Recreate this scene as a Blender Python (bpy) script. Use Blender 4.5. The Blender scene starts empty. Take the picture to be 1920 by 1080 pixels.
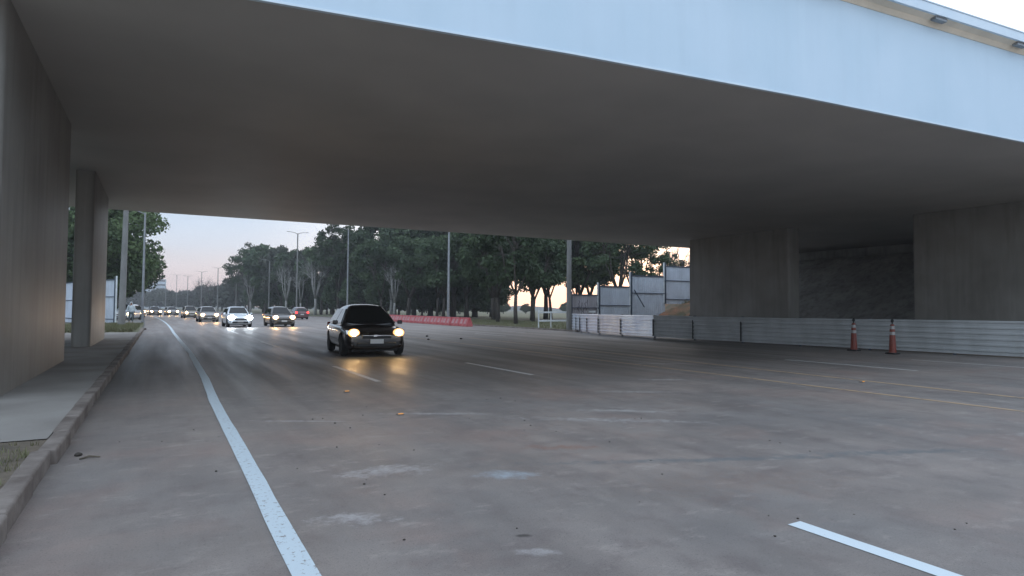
import bpy, bmesh, math, random
import numpy as np
from mathutils import Vector, Matrix

# ------------------------------------------------------------------ camera, sky, sun, exposure
SC = bpy.context.scene
COL = SC.collection
R = math.radians
cam_d = bpy.data.cameras.new('camera'); cam = bpy.data.objects.new('camera', cam_d); COL.objects.link(cam)
cam_d.sensor_width = 36; cam_d.lens = 1150/1920*36; cam_d.clip_end = 6000; cam_d.clip_start = .05
cam.matrix_world = (Matrix.Translation((0, 0, 1.45)) @ Matrix.Rotation(R(-29.86), 4, 'Z')
                    @ Matrix.Rotation(R(90+1.992), 4, 'X') @ Matrix.Rotation(.007, 4, 'Z'))
SC.camera = cam
SC.view_settings.view_transform = 'Standard'; SC.view_settings.look = 'None'
SC.view_settings.exposure = 0; SC.view_settings.gamma = 1
SUN_AZ = 40.0     # degrees right of the road (+Y towards +X)
SUN_EL = 2.0
W = bpy.data.worlds.new('World'); SC.world = W; W.use_nodes = True
wn = W.node_tree; wn.nodes.clear()
def wnode(t, **k):
    n = wn.nodes.new(t)
    for a, b in k.items(): setattr(n, a, b)
    return n
wout = wnode('ShaderNodeOutputWorld'); wadd = wnode('ShaderNodeAddShader')
wb1 = wnode('ShaderNodeBackground'); wb2 = wnode('ShaderNodeBackground')
sky = wnode('ShaderNodeTexSky', sky_type='NISHITA', sun_disc=False)
sky.sun_elevation = R(SUN_EL); sky.sun_rotation = R(SUN_AZ)
wb1.inputs['Strength'].default_value = .08
wn.links.new(sky.outputs[0], wb1.inputs[0])
geo = wnode('ShaderNodeTexCoord'); sep = wnode('ShaderNodeSeparateXYZ'); wn.links.new(geo.outputs['Generated'], sep.inputs[0])
ramp = wnode('ShaderNodeValToRGB'); wn.links.new(sep.outputs['Z'], ramp.inputs[0])
SKY_STOPS = [(0.0, (.74, .66, .70)), (.04, (.80, .73, .85)), (.09, (.60, .71, .94)), (.17, (.48, .69, .98)), (.42, (.84, .98, 1.22)), (1, (.92, 1.04, 1.26))]
cr = ramp.color_ramp
while len(cr.elements) < len(SKY_STOPS): cr.elements.new(.5)
for e, (p, c) in zip(cr.elements, SKY_STOPS): e.position = p; e.color = (*c, 1)
# broad pale afterglow around the place where the sun has gone down
vm = wnode('ShaderNodeVectorMath', operation='DOT_PRODUCT'); wn.links.new(geo.outputs['Generated'], vm.inputs[0])
gd = Vector((math.sin(R(50)), math.cos(R(50)), .22)).normalized(); vm.inputs[1].default_value = gd
mr = wnode('ShaderNodeMapRange', interpolation_type='SMOOTHSTEP'); mr.inputs['From Min'].default_value = .72; mr.inputs['From Max'].default_value = 1.0
wn.links.new(vm.outputs['Value'], mr.inputs[0])
gm = wnode('ShaderNodeMixRGB', blend_type='MIX'); gm.inputs[1].default_value = (0, 0, 0, 1); gm.inputs[2].default_value = (1.0, .90, .76, 1)
wn.links.new(mr.outputs[0], gm.inputs[0])
# added blue fill glow behind the camera, lights fascia, road and soffit
vm2 = wnode('ShaderNodeVectorMath', operation='DOT_PRODUCT'); wn.links.new(geo.outputs['Generated'], vm2.inputs[0]); vm2.inputs[1].default_value = Vector((-.35, -.8, .45)).normalized()
mr2 = wnode('ShaderNodeMapRange', interpolation_type='SMOOTHSTEP'); mr2.inputs['From Min'].default_value = .1; mr2.inputs['From Max'].default_value = .9
wn.links.new(vm2.outputs['Value'], mr2.inputs[0])
gm2 = wnode('ShaderNodeMixRGB', blend_type='MIX'); gm2.inputs[1].default_value = (0, 0, 0, 1); gm2.inputs[2].default_value = (.50, .62, .72, 1)
wn.links.new(mr2.outputs[0], gm2.inputs[0])
add2 = wnode('ShaderNodeMixRGB', blend_type='ADD'); add2.inputs[0].default_value = 1; wn.links.new(gm.outputs[0], add2.inputs[1]); wn.links.new(gm2.outputs[0], add2.inputs[2]); gm = add2
# thin streaky dusk cloud
mp = wnode('ShaderNodeMapping'); mp.inputs['Scale'].default_value = (3, 3, 26); wn.links.new(geo.outputs['Generated'], mp.inputs[0])
nz = wnode('ShaderNodeTexNoise'); nz.inputs['Scale'].default_value = 1.3; nz.inputs['Detail'].default_value = 5; wn.links.new(mp.outputs[0], nz.inputs[0])
nr = wnode('ShaderNodeMapRange'); nr.inputs['From Min'].default_value = .45; nr.inputs['From Max'].default_value = .75
nr.inputs['To Min'].default_value = 1; nr.inputs['To Max'].default_value = .93; wn.links.new(nz.outputs[0], nr.inputs[0])
add = wnode('ShaderNodeMixRGB', blend_type='ADD'); add.inputs[0].default_value = 1
wn.links.new(ramp.outputs[0], add.inputs[1]); wn.links.new(gm.outputs[0], add.inputs[2])
mul = wnode('ShaderNodeMixRGB', blend_type='MULTIPLY'); mul.inputs[0].default_value = 1
wn.links.new(add.outputs[0], mul.inputs[1]); wn.links.new(nr.outputs[0], mul.inputs[2])
wn.links.new(mul.outputs[0], wb2.inputs[0]); wb2.inputs['Strength'].default_value = .92
wn.links.new(wb1.outputs[0], wadd.inputs[0]); wn.links.new(wb2.outputs[0], wadd.inputs[1]); wn.links.new(wadd.outputs[0], wout.inputs[0])
sl = bpy.data.lights.new('sun', 'SUN'); sl.energy = .2; sl.angle = R(6); sl.color = (1, .72, .5)
so = bpy.data.objects.new('sun', sl); COL.objects.link(so)
sd = Vector((math.sin(R(SUN_AZ))*math.cos(R(SUN_EL)), math.cos(R(SUN_AZ))*math.cos(R(SUN_EL)), math.sin(R(SUN_EL))))
so.rotation_euler = (sd).to_track_quat('Z', 'Y').to_euler()

# ------------------------------------------------------------------ materials
def mat(name, col, rough=.7, metal=0, spec=.5, coat=0, emit=None, es=0, var=0, vscale=3, bump=0, bscale=40, col2=None, stretch=(1, 1, 1), coord='Object', randtint=0):
    m = bpy.data.materials.new(name); m.use_nodes = True
    nt = m.node_tree; b = nt.nodes['Principled BSDF']
    b.inputs['Base Color'].default_value = (*col, 1); b.inputs['Roughness'].default_value = rough
    b.inputs['Metallic'].default_value = metal; b.inputs['Specular IOR Level'].default_value = spec
    b.inputs['Coat Weight'].default_value = coat; b.inputs['Coat Roughness'].default_value = .06
    if emit: b.inputs['Emission Color'].default_value = (*emit, 1); b.inputs['Emission Strength'].default_value = es
    tc = nt.nodes.new('ShaderNodeTexCoord'); mpn = nt.nodes.new('ShaderNodeMapping'); mpn.inputs['Scale'].default_value = stretch
    nt.links.new(tc.outputs[coord], mpn.inputs[0])
    if var or col2:
        n = nt.nodes.new('ShaderNodeTexNoise'); n.inputs['Scale'].default_value = vscale; n.inputs['Detail'].default_value = 7; n.inputs['Roughness'].default_value = .62
        nt.links.new(mpn.outputs[0], n.inputs[0])
        mx = nt.nodes.new('ShaderNodeMixRGB'); c2 = col2 or tuple(c*(1-var) for c in col)
        mx.inputs[1].default_value = (*col, 1); mx.inputs[2].default_value = (*c2, 1)
        r = nt.nodes.new('ShaderNodeMapRange'); r.inputs['From Min'].default_value = .38; r.inputs['From Max'].default_value = .64
        nt.links.new(n.outputs[0], r.inputs[0]); nt.links.new(r.outputs[0], mx.inputs[0])
        last = mx
        if randtint:
            oi = nt.nodes.new('ShaderNodeObjectInfo'); hs = nt.nodes.new('ShaderNodeHueSaturation')
            rr = nt.nodes.new('ShaderNodeMapRange'); rr.inputs['To Min'].default_value = 1-randtint; rr.inputs['To Max'].default_value = 1+randtint
            nt.links.new(oi.outputs['Random'], rr.inputs[0]); nt.links.new(rr.outputs[0], hs.inputs['Value']); nt.links.new(mx.outputs[0], hs.inputs['Color']); last = hs
        nt.links.new(last.outputs[0], b.inputs['Base Color'])
    if bump:
        n2 = nt.nodes.new('ShaderNodeTexNoise'); n2.inputs['Scale'].default_value = bscale; n2.inputs['Detail'].default_value = 6
        nt.links.new(mpn.outputs[0], n2.inputs[0])
        bp = nt.nodes.new('ShaderNodeBump'); bp.inputs['Strength'].default_value = bump; bp.inputs['Distance'].default_value = .02
        nt.links.new(n2.outputs[0], bp.inputs['Height']); nt.links.new(bp.outputs[0], b.inputs['Normal'])
    return m

def leafmat(name, c1, c2):
    m = mat(name, c1, rough=.7, spec=.25, col2=c2, vscale=.35, randtint=.25)
    nt = m.node_tree; b = nt.nodes['Principled BSDF']; o = nt.nodes['Material Output']
    tr = nt.nodes.new('ShaderNodeBsdfTranslucent'); ms = nt.nodes.new('ShaderNodeMixShader'); ms.inputs[0].default_value = .15
    src = b.inputs['Base Color'].links[0].from_socket
    nt.links.new(src, tr.inputs[0]); nt.links.new(b.outputs[0], ms.inputs[1]); nt.links.new(tr.outputs[0], ms.inputs[2]); nt.links.new(ms.outputs[0], o.inputs[0])
    return m

M = {}
M['leaf'] = leafmat('foliage', (.082, .116, .056), (.046, .072, .040))
M['leaf_bright'] = leafmat('foliage_fresh', (.112, .158, .066), (.064, .096, .046))
M['leaf_far'] = leafmat('foliage_dry', (.090, .096, .070), (.060, .070, .054))
M['bark'] = mat('bark', (.07, .058, .048), .9, var=.4, vscale=4, bump=.4)
M['pale_bark'] = mat('pale_bark', (.34, .33, .31), .85, var=.35, vscale=3)
M['grass'] = mat('grass', (.11, .125, .06), .95, col2=(.15, .13, .08), vscale=.25, bump=.5, bscale=9)
M['ground'] = mat('ground', (.115, .125, .068), .95, col2=(.14, .125, .08), vscale=.06, bump=.4, bscale=5)
M['blade'] = mat('grass_blade', (.13, .145, .065), .8, col2=(.18, .155, .09), vscale=2)
M['soil'] = mat('soil', (.17, .135, .10), .95, col2=(.10, .085, .065), vscale=3, bump=.8, bscale=14)
M['red_soil'] = mat('red_soil', (.26, .12, .065), .95, col2=(.085, .085, .05), vscale=.9, bump=1, bscale=4)
M['kerb'] = mat('kerb_concrete', (.25, .215, .19), .9, col2=(.13, .105, .09), vscale=2.2, bump=.5, bscale=18)
M['plaster_white'] = mat('white_painted_metal', (.82, .85, .86), .5, var=.25, vscale=2)
M['pole_conc'] = mat('pole_concrete', (.25, .245, .235), .85, var=.25, vscale=2, stretch=(1, 1, .3))
M['galv'] = mat('galvanised_steel', (.30, .31, .32), .45, metal=.6, var=.2, vscale=3)
M['dark_steel'] = mat('blue_grey_steel', (.055, .072, .10), .6)
M['black'] = mat('black_plastic', (.012, .012, .012), .6)
M['rubber'] = mat('rubber', (.018, .017, .016), .85, var=.3, vscale=20)
M['glass'] = mat('tinted_glass', (.012, .014, .014), .06, spec=.6)
M['chrome'] = mat('chrome', (.6, .6, .6), .18, metal=1)
M['rim'] = mat('alloy', (.32, .32, .33), .35, metal=.8)
M['plate'] = mat('number_plate', (.55, .54, .52), .5)
M['orange'] = mat('orange_plastic', (.19, .034, .018), .6, var=.3, vscale=5)
M['reflective_white'] = mat('reflective_band', (.28, .28, .27), .4)
M['lamp_warm'] = mat('headlamp_warm', (1, 1, 1), .3, emit=(1, .42, .09), es=1.9)
M['lamp_hot'] = mat('headlamp_bulb', (1, 1, 1), .3, emit=(1, .74, .36), es=60)
M['lamp_cool'] = mat('headlamp_cool', (1, 1, 1), .3, emit=(.86, .95, 1), es=60)
M['lamp_red'] = mat('tail_lamp', (.4, .01, .01), .3, emit=(1, .05, .05), es=3.5)
M['red_lens'] = mat('red_lens', (.25, .01, .01), .2)
M['amber'] = mat('amber_reflector_glint', (.8, .3, .05), .3, emit=(1, .5, .1), es=.35)  # faint emission paints a glint into the stud reflectors
M['skin'] = mat('skin', (.24, .13, .085), .6)
M['shirt'] = mat('white_shirt', (.60, .66, .68), .85, var=.15, vscale=6)
M['trousers'] = mat('grey_trousers', (.11, .13, .13), .85)
M['hair'] = mat('hair', (.03, .025, .022), .7)

def road_mat():
    m = bpy.data.materials.new('worn_asphalt'); m.use_nodes = True; nt = m.node_tree; b = nt.nodes['Principled BSDF']
    L = nt.links.new
    tc = nt.nodes.new('ShaderNodeTexCoord')
    def noise(scale, det=6, stretch=(1, 1, 1), rough=.6, loc=(0, 0, 0), rot=0, dist=0):
        mp_ = nt.nodes.new('ShaderNodeMapping'); mp_.inputs['Scale'].default_value = stretch; mp_.inputs['Location'].default_value = loc; mp_.inputs['Rotation'].default_value = (0, 0, rot)
        L(tc.outputs['Object'], mp_.inputs[0]); n = nt.nodes.new('ShaderNodeTexNoise')
        n.inputs['Scale'].default_value = scale; n.inputs['Detail'].default_value = det; n.inputs['Roughness'].default_value = rough; n.inputs['Distortion'].default_value = dist
        L(mp_.outputs[0], n.inputs[0]); return n.outputs[0]
    def rng(v, a, c, t0=0, t1=1):
        r = nt.nodes.new('ShaderNodeMapRange'); r.inputs['From Min'].default_value = a; r.inputs['From Max'].default_value = c
        r.inputs['To Min'].default_value = t0; r.inputs['To Max'].default_value = t1; L(v, r.inputs[0]); return r.outputs[0]
    def mix(f, c1, c2, mode='MIX'):
        x = nt.nodes.new('ShaderNodeMixRGB'); x.blend_type = mode
        for i, v in ((0, f), (1, c1), (2, c2)):
            if isinstance(v, tuple): x.inputs[i].default_value = (*v, 1)
            elif isinstance(v, (int, float)): x.inputs[i].default_value = v
            else: L(v, x.inputs[i])
        return x.outputs[0]
    def math_(op, a, c=None):
        x = nt.nodes.new('ShaderNodeMath'); x.operation = op
        for i, v in ((0, a), (1, c)):
            if v is None: continue
            if isinstance(v, (int, float)): x.inputs[i].default_value = v
            else: L(v, x.inputs[i])
        return x.outputs[0]
    edge_n = noise(7, 5, rough=.7)
    def blot(x, y, rx, ry, rot=0, soft=.5, ragged=1.3):
        # worn patch with a ragged edge at its place on the road
        mp_ = nt.nodes.new('ShaderNodeMapping'); mp_.vector_type = 'TEXTURE'; mp_.inputs['Location'].default_value = (x, y, 0)
        mp_.inputs['Rotation'].default_value = (0, 0, rot); mp_.inputs['Scale'].default_value = (rx, ry, 1000)
        L(tc.outputs['Object'], mp_.inputs[0]); ln = nt.nodes.new('ShaderNodeVectorMath'); ln.operation = 'LENGTH'; L(mp_.outputs[0], ln.inputs[0])
        d = math_('ADD', ln.outputs['Value'], math_('MULTIPLY', math_('SUBTRACT', edge_n, .5), ragged*2))
        return rng(d, 1, 1-soft)
    c = mix(rng(noise(.28, 5), .35, .65), (.262, .222, .198), (.195, .182, .174))
    c = mix(rng(noise(1.1, 7, (1, .45, 1)), .42, .68, 0, .7), c, (.135, .120, .114))
    c = mix(rng(noise(2.6, 8, (1, 1, 1), loc=(1, 5, 0), rough=.68), .50, .64, 0, .4), c, (.130, .105, .102))
    c = mix(rng(noise(4.5, 8, (.5, 1, 1), loc=(8, 2, 0), rough=.72, rot=.5), .55, .68, 0, .5), c, (.36, .32, .29))
    c = mix(rng(noise(.55, 7, loc=(7, 3, 0)), .52, .70, 0, .6), c, (.27, .195, .168))
    c = mix(rng(noise(1.7, 8, (1, .6, 1), loc=(3, 9, 0), rough=.7), .60, .74, 0, .5), c, (.36, .325, .30))
    spx = nt.nodes.new('ShaderNodeSeparateXYZ'); L(tc.outputs['Object'], spx.inputs[0])
    far_f = math_('MULTIPLY', rng(spx.outputs['Y'], 8, 15), rng(spx.outputs['Y'], 34, 42, 1, .35))     # dark rubbered tone, full under the bridge, weaker beyond, none in front
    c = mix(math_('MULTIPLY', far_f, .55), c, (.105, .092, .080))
    # wheel paths and rubbered lanes run along the road
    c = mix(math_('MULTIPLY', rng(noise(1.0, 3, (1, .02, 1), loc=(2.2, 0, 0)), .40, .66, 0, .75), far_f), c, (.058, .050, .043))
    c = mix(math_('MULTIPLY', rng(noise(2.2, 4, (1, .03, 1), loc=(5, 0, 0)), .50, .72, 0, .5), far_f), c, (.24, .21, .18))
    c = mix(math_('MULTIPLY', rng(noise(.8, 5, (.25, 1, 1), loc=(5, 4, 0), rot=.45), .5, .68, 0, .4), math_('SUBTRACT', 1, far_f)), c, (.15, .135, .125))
    c = mix(rng(noise(95, 3, rough=.8), .35, .68, 0, .55), c, mix(1, c, (1.6, 1.58, 1.55), 'MULTIPLY'))
    c = mix(rng(noise(60, 2), .60, .70, 0, .5), c, (.06, .055, .05))
    pale = (.46, .44, .43)
    for a in ((2.68, 4.73, .30, .17, -.52, .5, .8), (1.78, 5.35, .42, .2, -.1, .6, 1.8), (1.2, 4.25, .26, .13, -.4, .6, 1.8), (5.85, 6.9, .75, .11, -.62, .6, 1.6),
              (3.4, 7.9, .9, .10, -.5, .8, 1.5), (1.6, 8.2, .8, .06, -.52, .7, 1.2), (1.98, 3.16, .14, .07, -.5, .6, 1.2), (5.2, 6.4, 1.5, .16, -.6, 1.0, 2.2),
              (9.2, 9.6, .6, .15, -.5, .7, 1.8), (11.9, 12.5, 1.1, .12, -.5, .7, 1.8), (9.2, 3.2, .5, .12, -.5, .8, 1.6), (7.4, 8.4, .8, .14, -.5, .8, 2)):
        bl = blot(*a); c = mix(math_('MULTIPLY', math_('MULTIPLY', bl, .8), rng(noise(9, 8, loc=(2, 2, 0), rough=.8), .38, .62, .15, 1)), c, (.38, .43, .47) if a[0] == 2.68 else pale)
    for a in ((4.6, 4.3, 2.2, .10, -.40, .9, 1.6), (6.6, 3.6, 1.4, .12, -.38, .9, 1.8)):   # damp bluish seam
        c = mix(math_('MULTIPLY', blot(*a), .6), c, (.125, .145, .155))
    c = mix(math_('MULTIPLY', blot(3.7, 5.4, .5, .12, -.5, .9, 1.8), .5), c, (.26, .12, .08))
    c = mix(math_('MULTIPLY', blot(4.3, 3.6, 1.1, .5, -.3, 1, 1.8), .25), c, (.24, .15, .11))
    c = mix(math_('MULTIPLY', blot(2.05, 3.42, .06, .03, -.5, .6, .8), .8), c, (.05, .045, .04))
    c = mix(math_('MULTIPLY', blot(7.0, 11.0, 10, 2.5, -.1, 1, .6), .0), c, (.05, .045, .04))
    L(c, b.inputs['Base Color'])
    L(rng(noise(1.6, 5, (1, .05, 1), loc=(1, 1, 0)), .3, .7, .40, .62), b.inputs['Roughness'])
    b.inputs['Specular IOR Level'].default_value = .42
    bp = nt.nodes.new('ShaderNodeBump'); bp.inputs['Strength'].default_value = .5; bp.inputs['Distance'].default_value = .008
    L(noise(120, 3, rough=.8), bp.inputs['Height']); L(bp.outputs[0], b.inputs['Normal'])
    return m
M['road'] = road_mat()

def paint_mat(name, col, wear=.5, wcol=(.22, .19, .17), scale=14):
    m = mat(name, col, .6); nt = m.node_tree; b = nt.nodes['Principled BSDF']
    tc = nt.nodes.new('ShaderNodeTexCoord'); n = nt.nodes.new('ShaderNodeTexNoise'); n.inputs['Scale'].default_value = scale; n.inputs['Detail'].default_value = 8; n.inputs['Roughness'].default_value = .75
    nt.links.new(tc.outputs['Object'], n.inputs[0]); r = nt.nodes.new('ShaderNodeMapRange')
    r.inputs['From Min'].default_value = .5+(1-wear)*.18; r.inputs['From Max'].default_value = r.inputs['From Min'].default_value+.05
    nt.links.new(n.outputs[0], r.inputs[0]); x = nt.nodes.new('ShaderNodeMixRGB'); x.inputs[1].default_value = (*col, 1); x.inputs[2].default_value = (*wcol, 1)
    nt.links.new(r.outputs[0], x.inputs[0]); nt.links.new(x.outputs[0], b.inputs['Base Color'])
    return m
M['line'] = paint_mat('line_paint', (.56, .64, .68), .62, scale=26)
M['line_new'] = paint_mat('line_paint_fresh', (.66, .74, .78), .25, scale=30)
M['line_dull'] = paint_mat('line_paint_dusty', (.60, .58, .56), .5, scale=6)
M['line_yellow'] = paint_mat('line_paint_yellow', (.44, .31, .20), .75, scale=4)

def concrete_mat(name, c1, c2, streak=0, rough=.85, sc=.5, bump=.15):
    m = bpy.data.materials.new(name); m.use_nodes = True; nt = m.node_tree; b = nt.nodes['Principled BSDF']; L = nt.links.new
    b.inputs['Roughness'].default_value = rough; b.inputs['Specular IOR Level'].default_value = .35
    tc = nt.nodes.new('ShaderNodeTexCoord')
    def noise(scale, stretch, det=7):
        mp_ = nt.nodes.new('ShaderNodeMapping'); mp_.inputs['Scale'].default_value = stretch; L(tc.outputs['Object'], mp_.inputs[0])
        n = nt.nodes.new('ShaderNodeTexNoise'); n.inputs['Scale'].default_value = scale; n.inputs['Detail'].default_value = det; L(mp_.outputs[0], n.inputs[0]); return n.outputs[0]
    def rg(v, a, c, t):
        r = nt.nodes.new('ShaderNodeMapRange'); r.inputs['From Min'].default_value = a; r.inputs['From Max'].default_value = c; r.inputs['To Max'].default_value = t; L(v, r.inputs[0]); return r.outputs[0]
    x = nt.nodes.new('ShaderNodeMixRGB'); x.inputs[1].default_value = (*c1, 1); x.inputs[2].default_value = (*c2, 1); L(rg(noise(sc, (1, 1, 1)), .35, .68, 1), x.inputs[0])
    last = x.outputs[0]
    if streak:
        y = nt.nodes.new('ShaderNodeMixRGB'); y.inputs[2].default_value = (*[v*.55 for v in c2], 1); L(rg(noise(3.5, (1, 1, .08)), .48, .7, streak), y.inputs[0]); L(last, y.inputs[1]); last = y.outputs[0]
        y = nt.nodes.new('ShaderNodeMixRGB'); y.inputs[2].default_value = (*[min(1, v*1.5) for v in c1], 1); L(rg(noise(4.5, (1, 1, .12), 4), .56, .74, streak*.6), y.inputs[0]); L(last, y.inputs[1]); last = y.outputs[0]
    L(last, b.inputs['Base Color'])
    bp = nt.nodes.new('ShaderNodeBump'); bp.inputs['Strength'].default_value = bump; bp.inputs['Distance'].default_value = .02; L(noise(22, (1, 1, 1)), bp.inputs['Height']); L(bp.outputs[0], b.inputs['Normal'])
    return m
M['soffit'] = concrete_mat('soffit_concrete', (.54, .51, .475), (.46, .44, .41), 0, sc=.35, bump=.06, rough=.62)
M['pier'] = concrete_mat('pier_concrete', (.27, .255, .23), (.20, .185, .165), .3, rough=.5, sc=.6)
M['fascia'] = concrete_mat('fascia_paint', (.60, .73, .84), (.55, .69, .80), .05, sc=.6, rough=.6, bump=.05)
M['parapet'] = concrete_mat('parapet_paint', (.72, .82, .90), (.62, .74, .84), 0, sc=1.2, rough=.6)
M['ledge'] = concrete_mat('ledge_bare_concrete', (.92, .80, .64), (.80, .70, .56), 0, sc=2)
M['sidewalk'] = concrete_mat('sidewalk_concrete', (.34, .32, .295), (.25, .23, .21), 0, sc=.8, bump=.3)
M['slope'] = concrete_mat('slope_concrete', (.40, .385, .36), (.26, .25, .23), .5, sc=.8, bump=.5)
M['side_road'] = concrete_mat('pale_asphalt', (.21, .21, .205), (.16, .16, .155), 0, sc=.5)
def sheet_mat(name, c1, c2, rough=.5, metal=.15):
    return mat(name, c1, rough, metal=metal, col2=c2, vscale=1.4, stretch=(1, 1, .5))
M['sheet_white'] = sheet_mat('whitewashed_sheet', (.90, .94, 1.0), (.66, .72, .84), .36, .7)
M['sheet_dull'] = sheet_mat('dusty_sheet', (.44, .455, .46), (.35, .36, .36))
M['sheet_blue'] = sheet_mat('galvanised_sheet', (.60, .65, .72), (.50, .54, .60))
M['sheet_dirty'] = sheet_mat('stained_sheet', (.52, .50, .54), (.38, .36, .38))
M['barrier_red'] = mat('faded_red_plastic', (.42, .045, .055), .5, col2=(.50, .14, .14), vscale=3)
M['barrier_pale'] = mat('faded_pale_plastic', (.46, .27, .27), .5, col2=(.40, .12, .12), vscale=6)
M['far_wall'] = mat('pale_far_wall', (.45, .50, .55), .8)
M['hill'] = mat('hill_green', (.05, .065, .06), .95, var=.2, vscale=.01)

# ------------------------------------------------------------------ helpers
class MB:
    def __init__(s): s.bm = bmesh.new()
    def box(s, c, d, rz=0, rot=None):
        r = bmesh.ops.create_cube(s.bm, size=1)
        m = Matrix.Translation(c) @ (rot if rot is not None else Matrix.Rotation(rz, 4, 'Z')) @ Matrix.Diagonal((*d, 1))
        bmesh.ops.transform(s.bm, matrix=m, verts=r['verts']); return s
    def tube(s, pts, rad, n=8, cap=True):
        pts = [Vector(p) for p in pts]
        if not hasattr(rad, '__len__'): rad = [rad]*len(pts)
        rings = []
        for i, p in enumerate(pts):
            t = (pts[min(i+1, len(pts)-1)]-pts[max(i-1, 0)]).normalized()
            a = t.orthogonal().normalized() if i == 0 else (rings_a - t*rings_a.dot(t)).normalized()
            rings_a = a; b = t.cross(a)
            rings.append([s.bm.verts.new(p+(a*math.cos(2*math.pi*k/n)+b*math.sin(2*math.pi*k/n))*rad[i]) for k in range(n)])
        for r0, r1 in zip(rings, rings[1:]):
            for k in range(n): s.bm.faces.new((r0[k], r0[(k+1) % n], r1[(k+1) % n], r1[k]))
        if cap: s.bm.faces.new(rings[0][::-1]); s.bm.faces.new(rings[-1])
        return s
    def lathe(s, prof, n=20, c=(0, 0, 0), axis='Z'):
        rings = []
        for r, z in prof:
            ring = []
            for k in range(n):
                a = 2*math.pi*k/n; x, y = r*math.cos(a), r*math.sin(a)
                v = (x, y, z) if axis == 'Z' else ((z, x, y) if axis == 'X' else (x, z, y))
                ring.append(s.bm.verts.new(Vector(c)+Vector(v)))
            rings.append(ring)
        for r0, r1 in zip(rings, rings[1:]):
            for k in range(n): s.bm.faces.new((r0[k], r0[(k+1) % n], r1[(k+1) % n], r1[k]))
        s.bm.faces.new(rings[0][::-1]); s.bm.faces.new(rings[-1]); return s
    def grid(s, rows, close=False):
        vs = [[s.bm.verts.new(p) for p in r] for r in rows]
        for a, b in zip(vs, vs[1:]):
            n = len(a)
            for k in range(n if close else n-1): s.bm.faces.new((a[k], a[(k+1) % n], b[(k+1) % n], b[k]))
        return vs
    def poly(s, pts): s.bm.faces.new([s.bm.verts.new(p) for p in pts]); return s
    def prism(s, pts, d):  # polygon extruded by vector d
        d = Vector(d); a = [s.bm.verts.new(p) for p in pts]; b = [s.bm.verts.new(Vector(p)+d) for p in pts]
        n = len(a); s.bm.faces.new(a[::-1]); s.bm.faces.new(b)
        for k in range(n): s.bm.faces.new((a[k], a[(k+1) % n], b[(k+1) % n], b[k]))
        return s
    def build(s, name, m, parent=None, smooth=False, bevel=0, subsurf=0, angle=None):
        bmesh.ops.recalc_face_normals(s.bm, faces=s.bm.faces)
        if bevel:
            bmesh.ops.bevel(s.bm, geom=[e for e in s.bm.edges if e.calc_face_angle(0) > .5], offset=bevel, segments=3, affect='EDGES', profile=.5)
        me = bpy.data.meshes.new(name); s.bm.to_mesh(me); s.bm.free()
        if smooth: me.shade_smooth()
        if angle is not None:
            me.shade_smooth(); me.set_sharp_from_angle(angle=angle)
        o = bpy.data.objects.new(name, me); me.materials.append(m); COL.objects.link(o)
        if parent: o.parent = parent
        if subsurf:
            md = o.modifiers.new('s', 'SUBSURF'); md.levels = subsurf; md.render_levels = subsurf
        return o

def tag(o, label=None, cat=None, group=None, kind=None):
    if label: o['label'] = label
    if cat: o['category'] = cat
    if group: o['group'] = group
    if kind: o['kind'] = kind
    return o
def empty(name, loc, label=None, cat=None, group=None, rz=0):
    o = bpy.data.objects.new(name, None); COL.objects.link(o); o.location = loc; o.rotation_euler = (0, 0, rz); o.empty_display_size = .1
    return tag(o, label, cat, group)
def kids(o): return [c for c in bpy.data.objects if c.parent == o]
def copy_tree(o, parent=None, ch=None):
    c = o.copy(); COL.objects.link(c); c.parent = parent
    for k in kids(o): copy_tree(k, c)
    return c
def curve(y):   # the road bends gently left far ahead
    if y < 40: return 0
    if y < 240: return -.00035*(y-40)**2
    return -14-.14*(y-240)

# ------------------------------------------------------------------ ground, road, kerb
ROADL, ROADR = -.88, 23.9
ys = [-60, -30, -10, 0, 5, 10, 15, 20, 25, 30, 35, 40, 46, 52, 58, 64, 70, 80, 90, 100, 115, 130, 150, 170, 190, 215, 240, 280, 330, 400, 500, 700, 900, 1080]
xs = [-900, -500, -300, -120, -60, -30, -15, -8, -4, -1.0, 4, 12, 20, 24.5, 32, 45, 70, 120, 200, 400, 700, 1000]
g = MB(); g.grid([[(x+(curve(y) if abs(x) < 200 else 0), y, -.03) for x in xs] for y in ys]); tag(g.build('ground', M['ground']), kind='structure')
yr = [y for y in range(-60, 60, 4)]+list(range(60, 420, 6))
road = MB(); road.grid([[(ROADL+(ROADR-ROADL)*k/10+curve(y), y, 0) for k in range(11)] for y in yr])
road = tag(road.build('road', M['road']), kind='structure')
def strip(name, m, x, w, y0, y1, step=3, z=.004, parent=road, rag=0):
    b = MB(); n = max(1, int((y1-y0)/step)); rows = []
    for i in range(n+1):
        y = y0+(y1-y0)*i/n; rows.append([(x+dx+curve(y)+(random.uniform(-rag, rag) if rag else 0), y, z) for dx in (-w/2, 0, w/2)])
    b.grid(rows); return b.build(name, m, parent)
random.seed(3)
def edge_x(y):
    P = [(-60, .72), (3.5, .72), (6.7, .745), (10.5, .765), (14, .84), (21.6, .88), (30, .80), (40, .72), (400, .72)]
    for (a, p), (b_, q) in zip(P, P[1:]):
        if y <= b_: return p+(q-p)*(y-a)/(b_-a)
    return .72
b = MB(); b.grid([[(edge_x(y)+dx+curve(y)+random.uniform(-.004, .004), y, .004) for dx in (-.07, 0, .07)] for y in [i*.5 for i in range(-20, 120)]+list(range(60, 300, 4))])
b.build('edge_line', M['line'], road)
strip('lane_dash', M['line_new'], 3.80, .13, -1.4, 2.72, .4, rag=.004)
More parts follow.
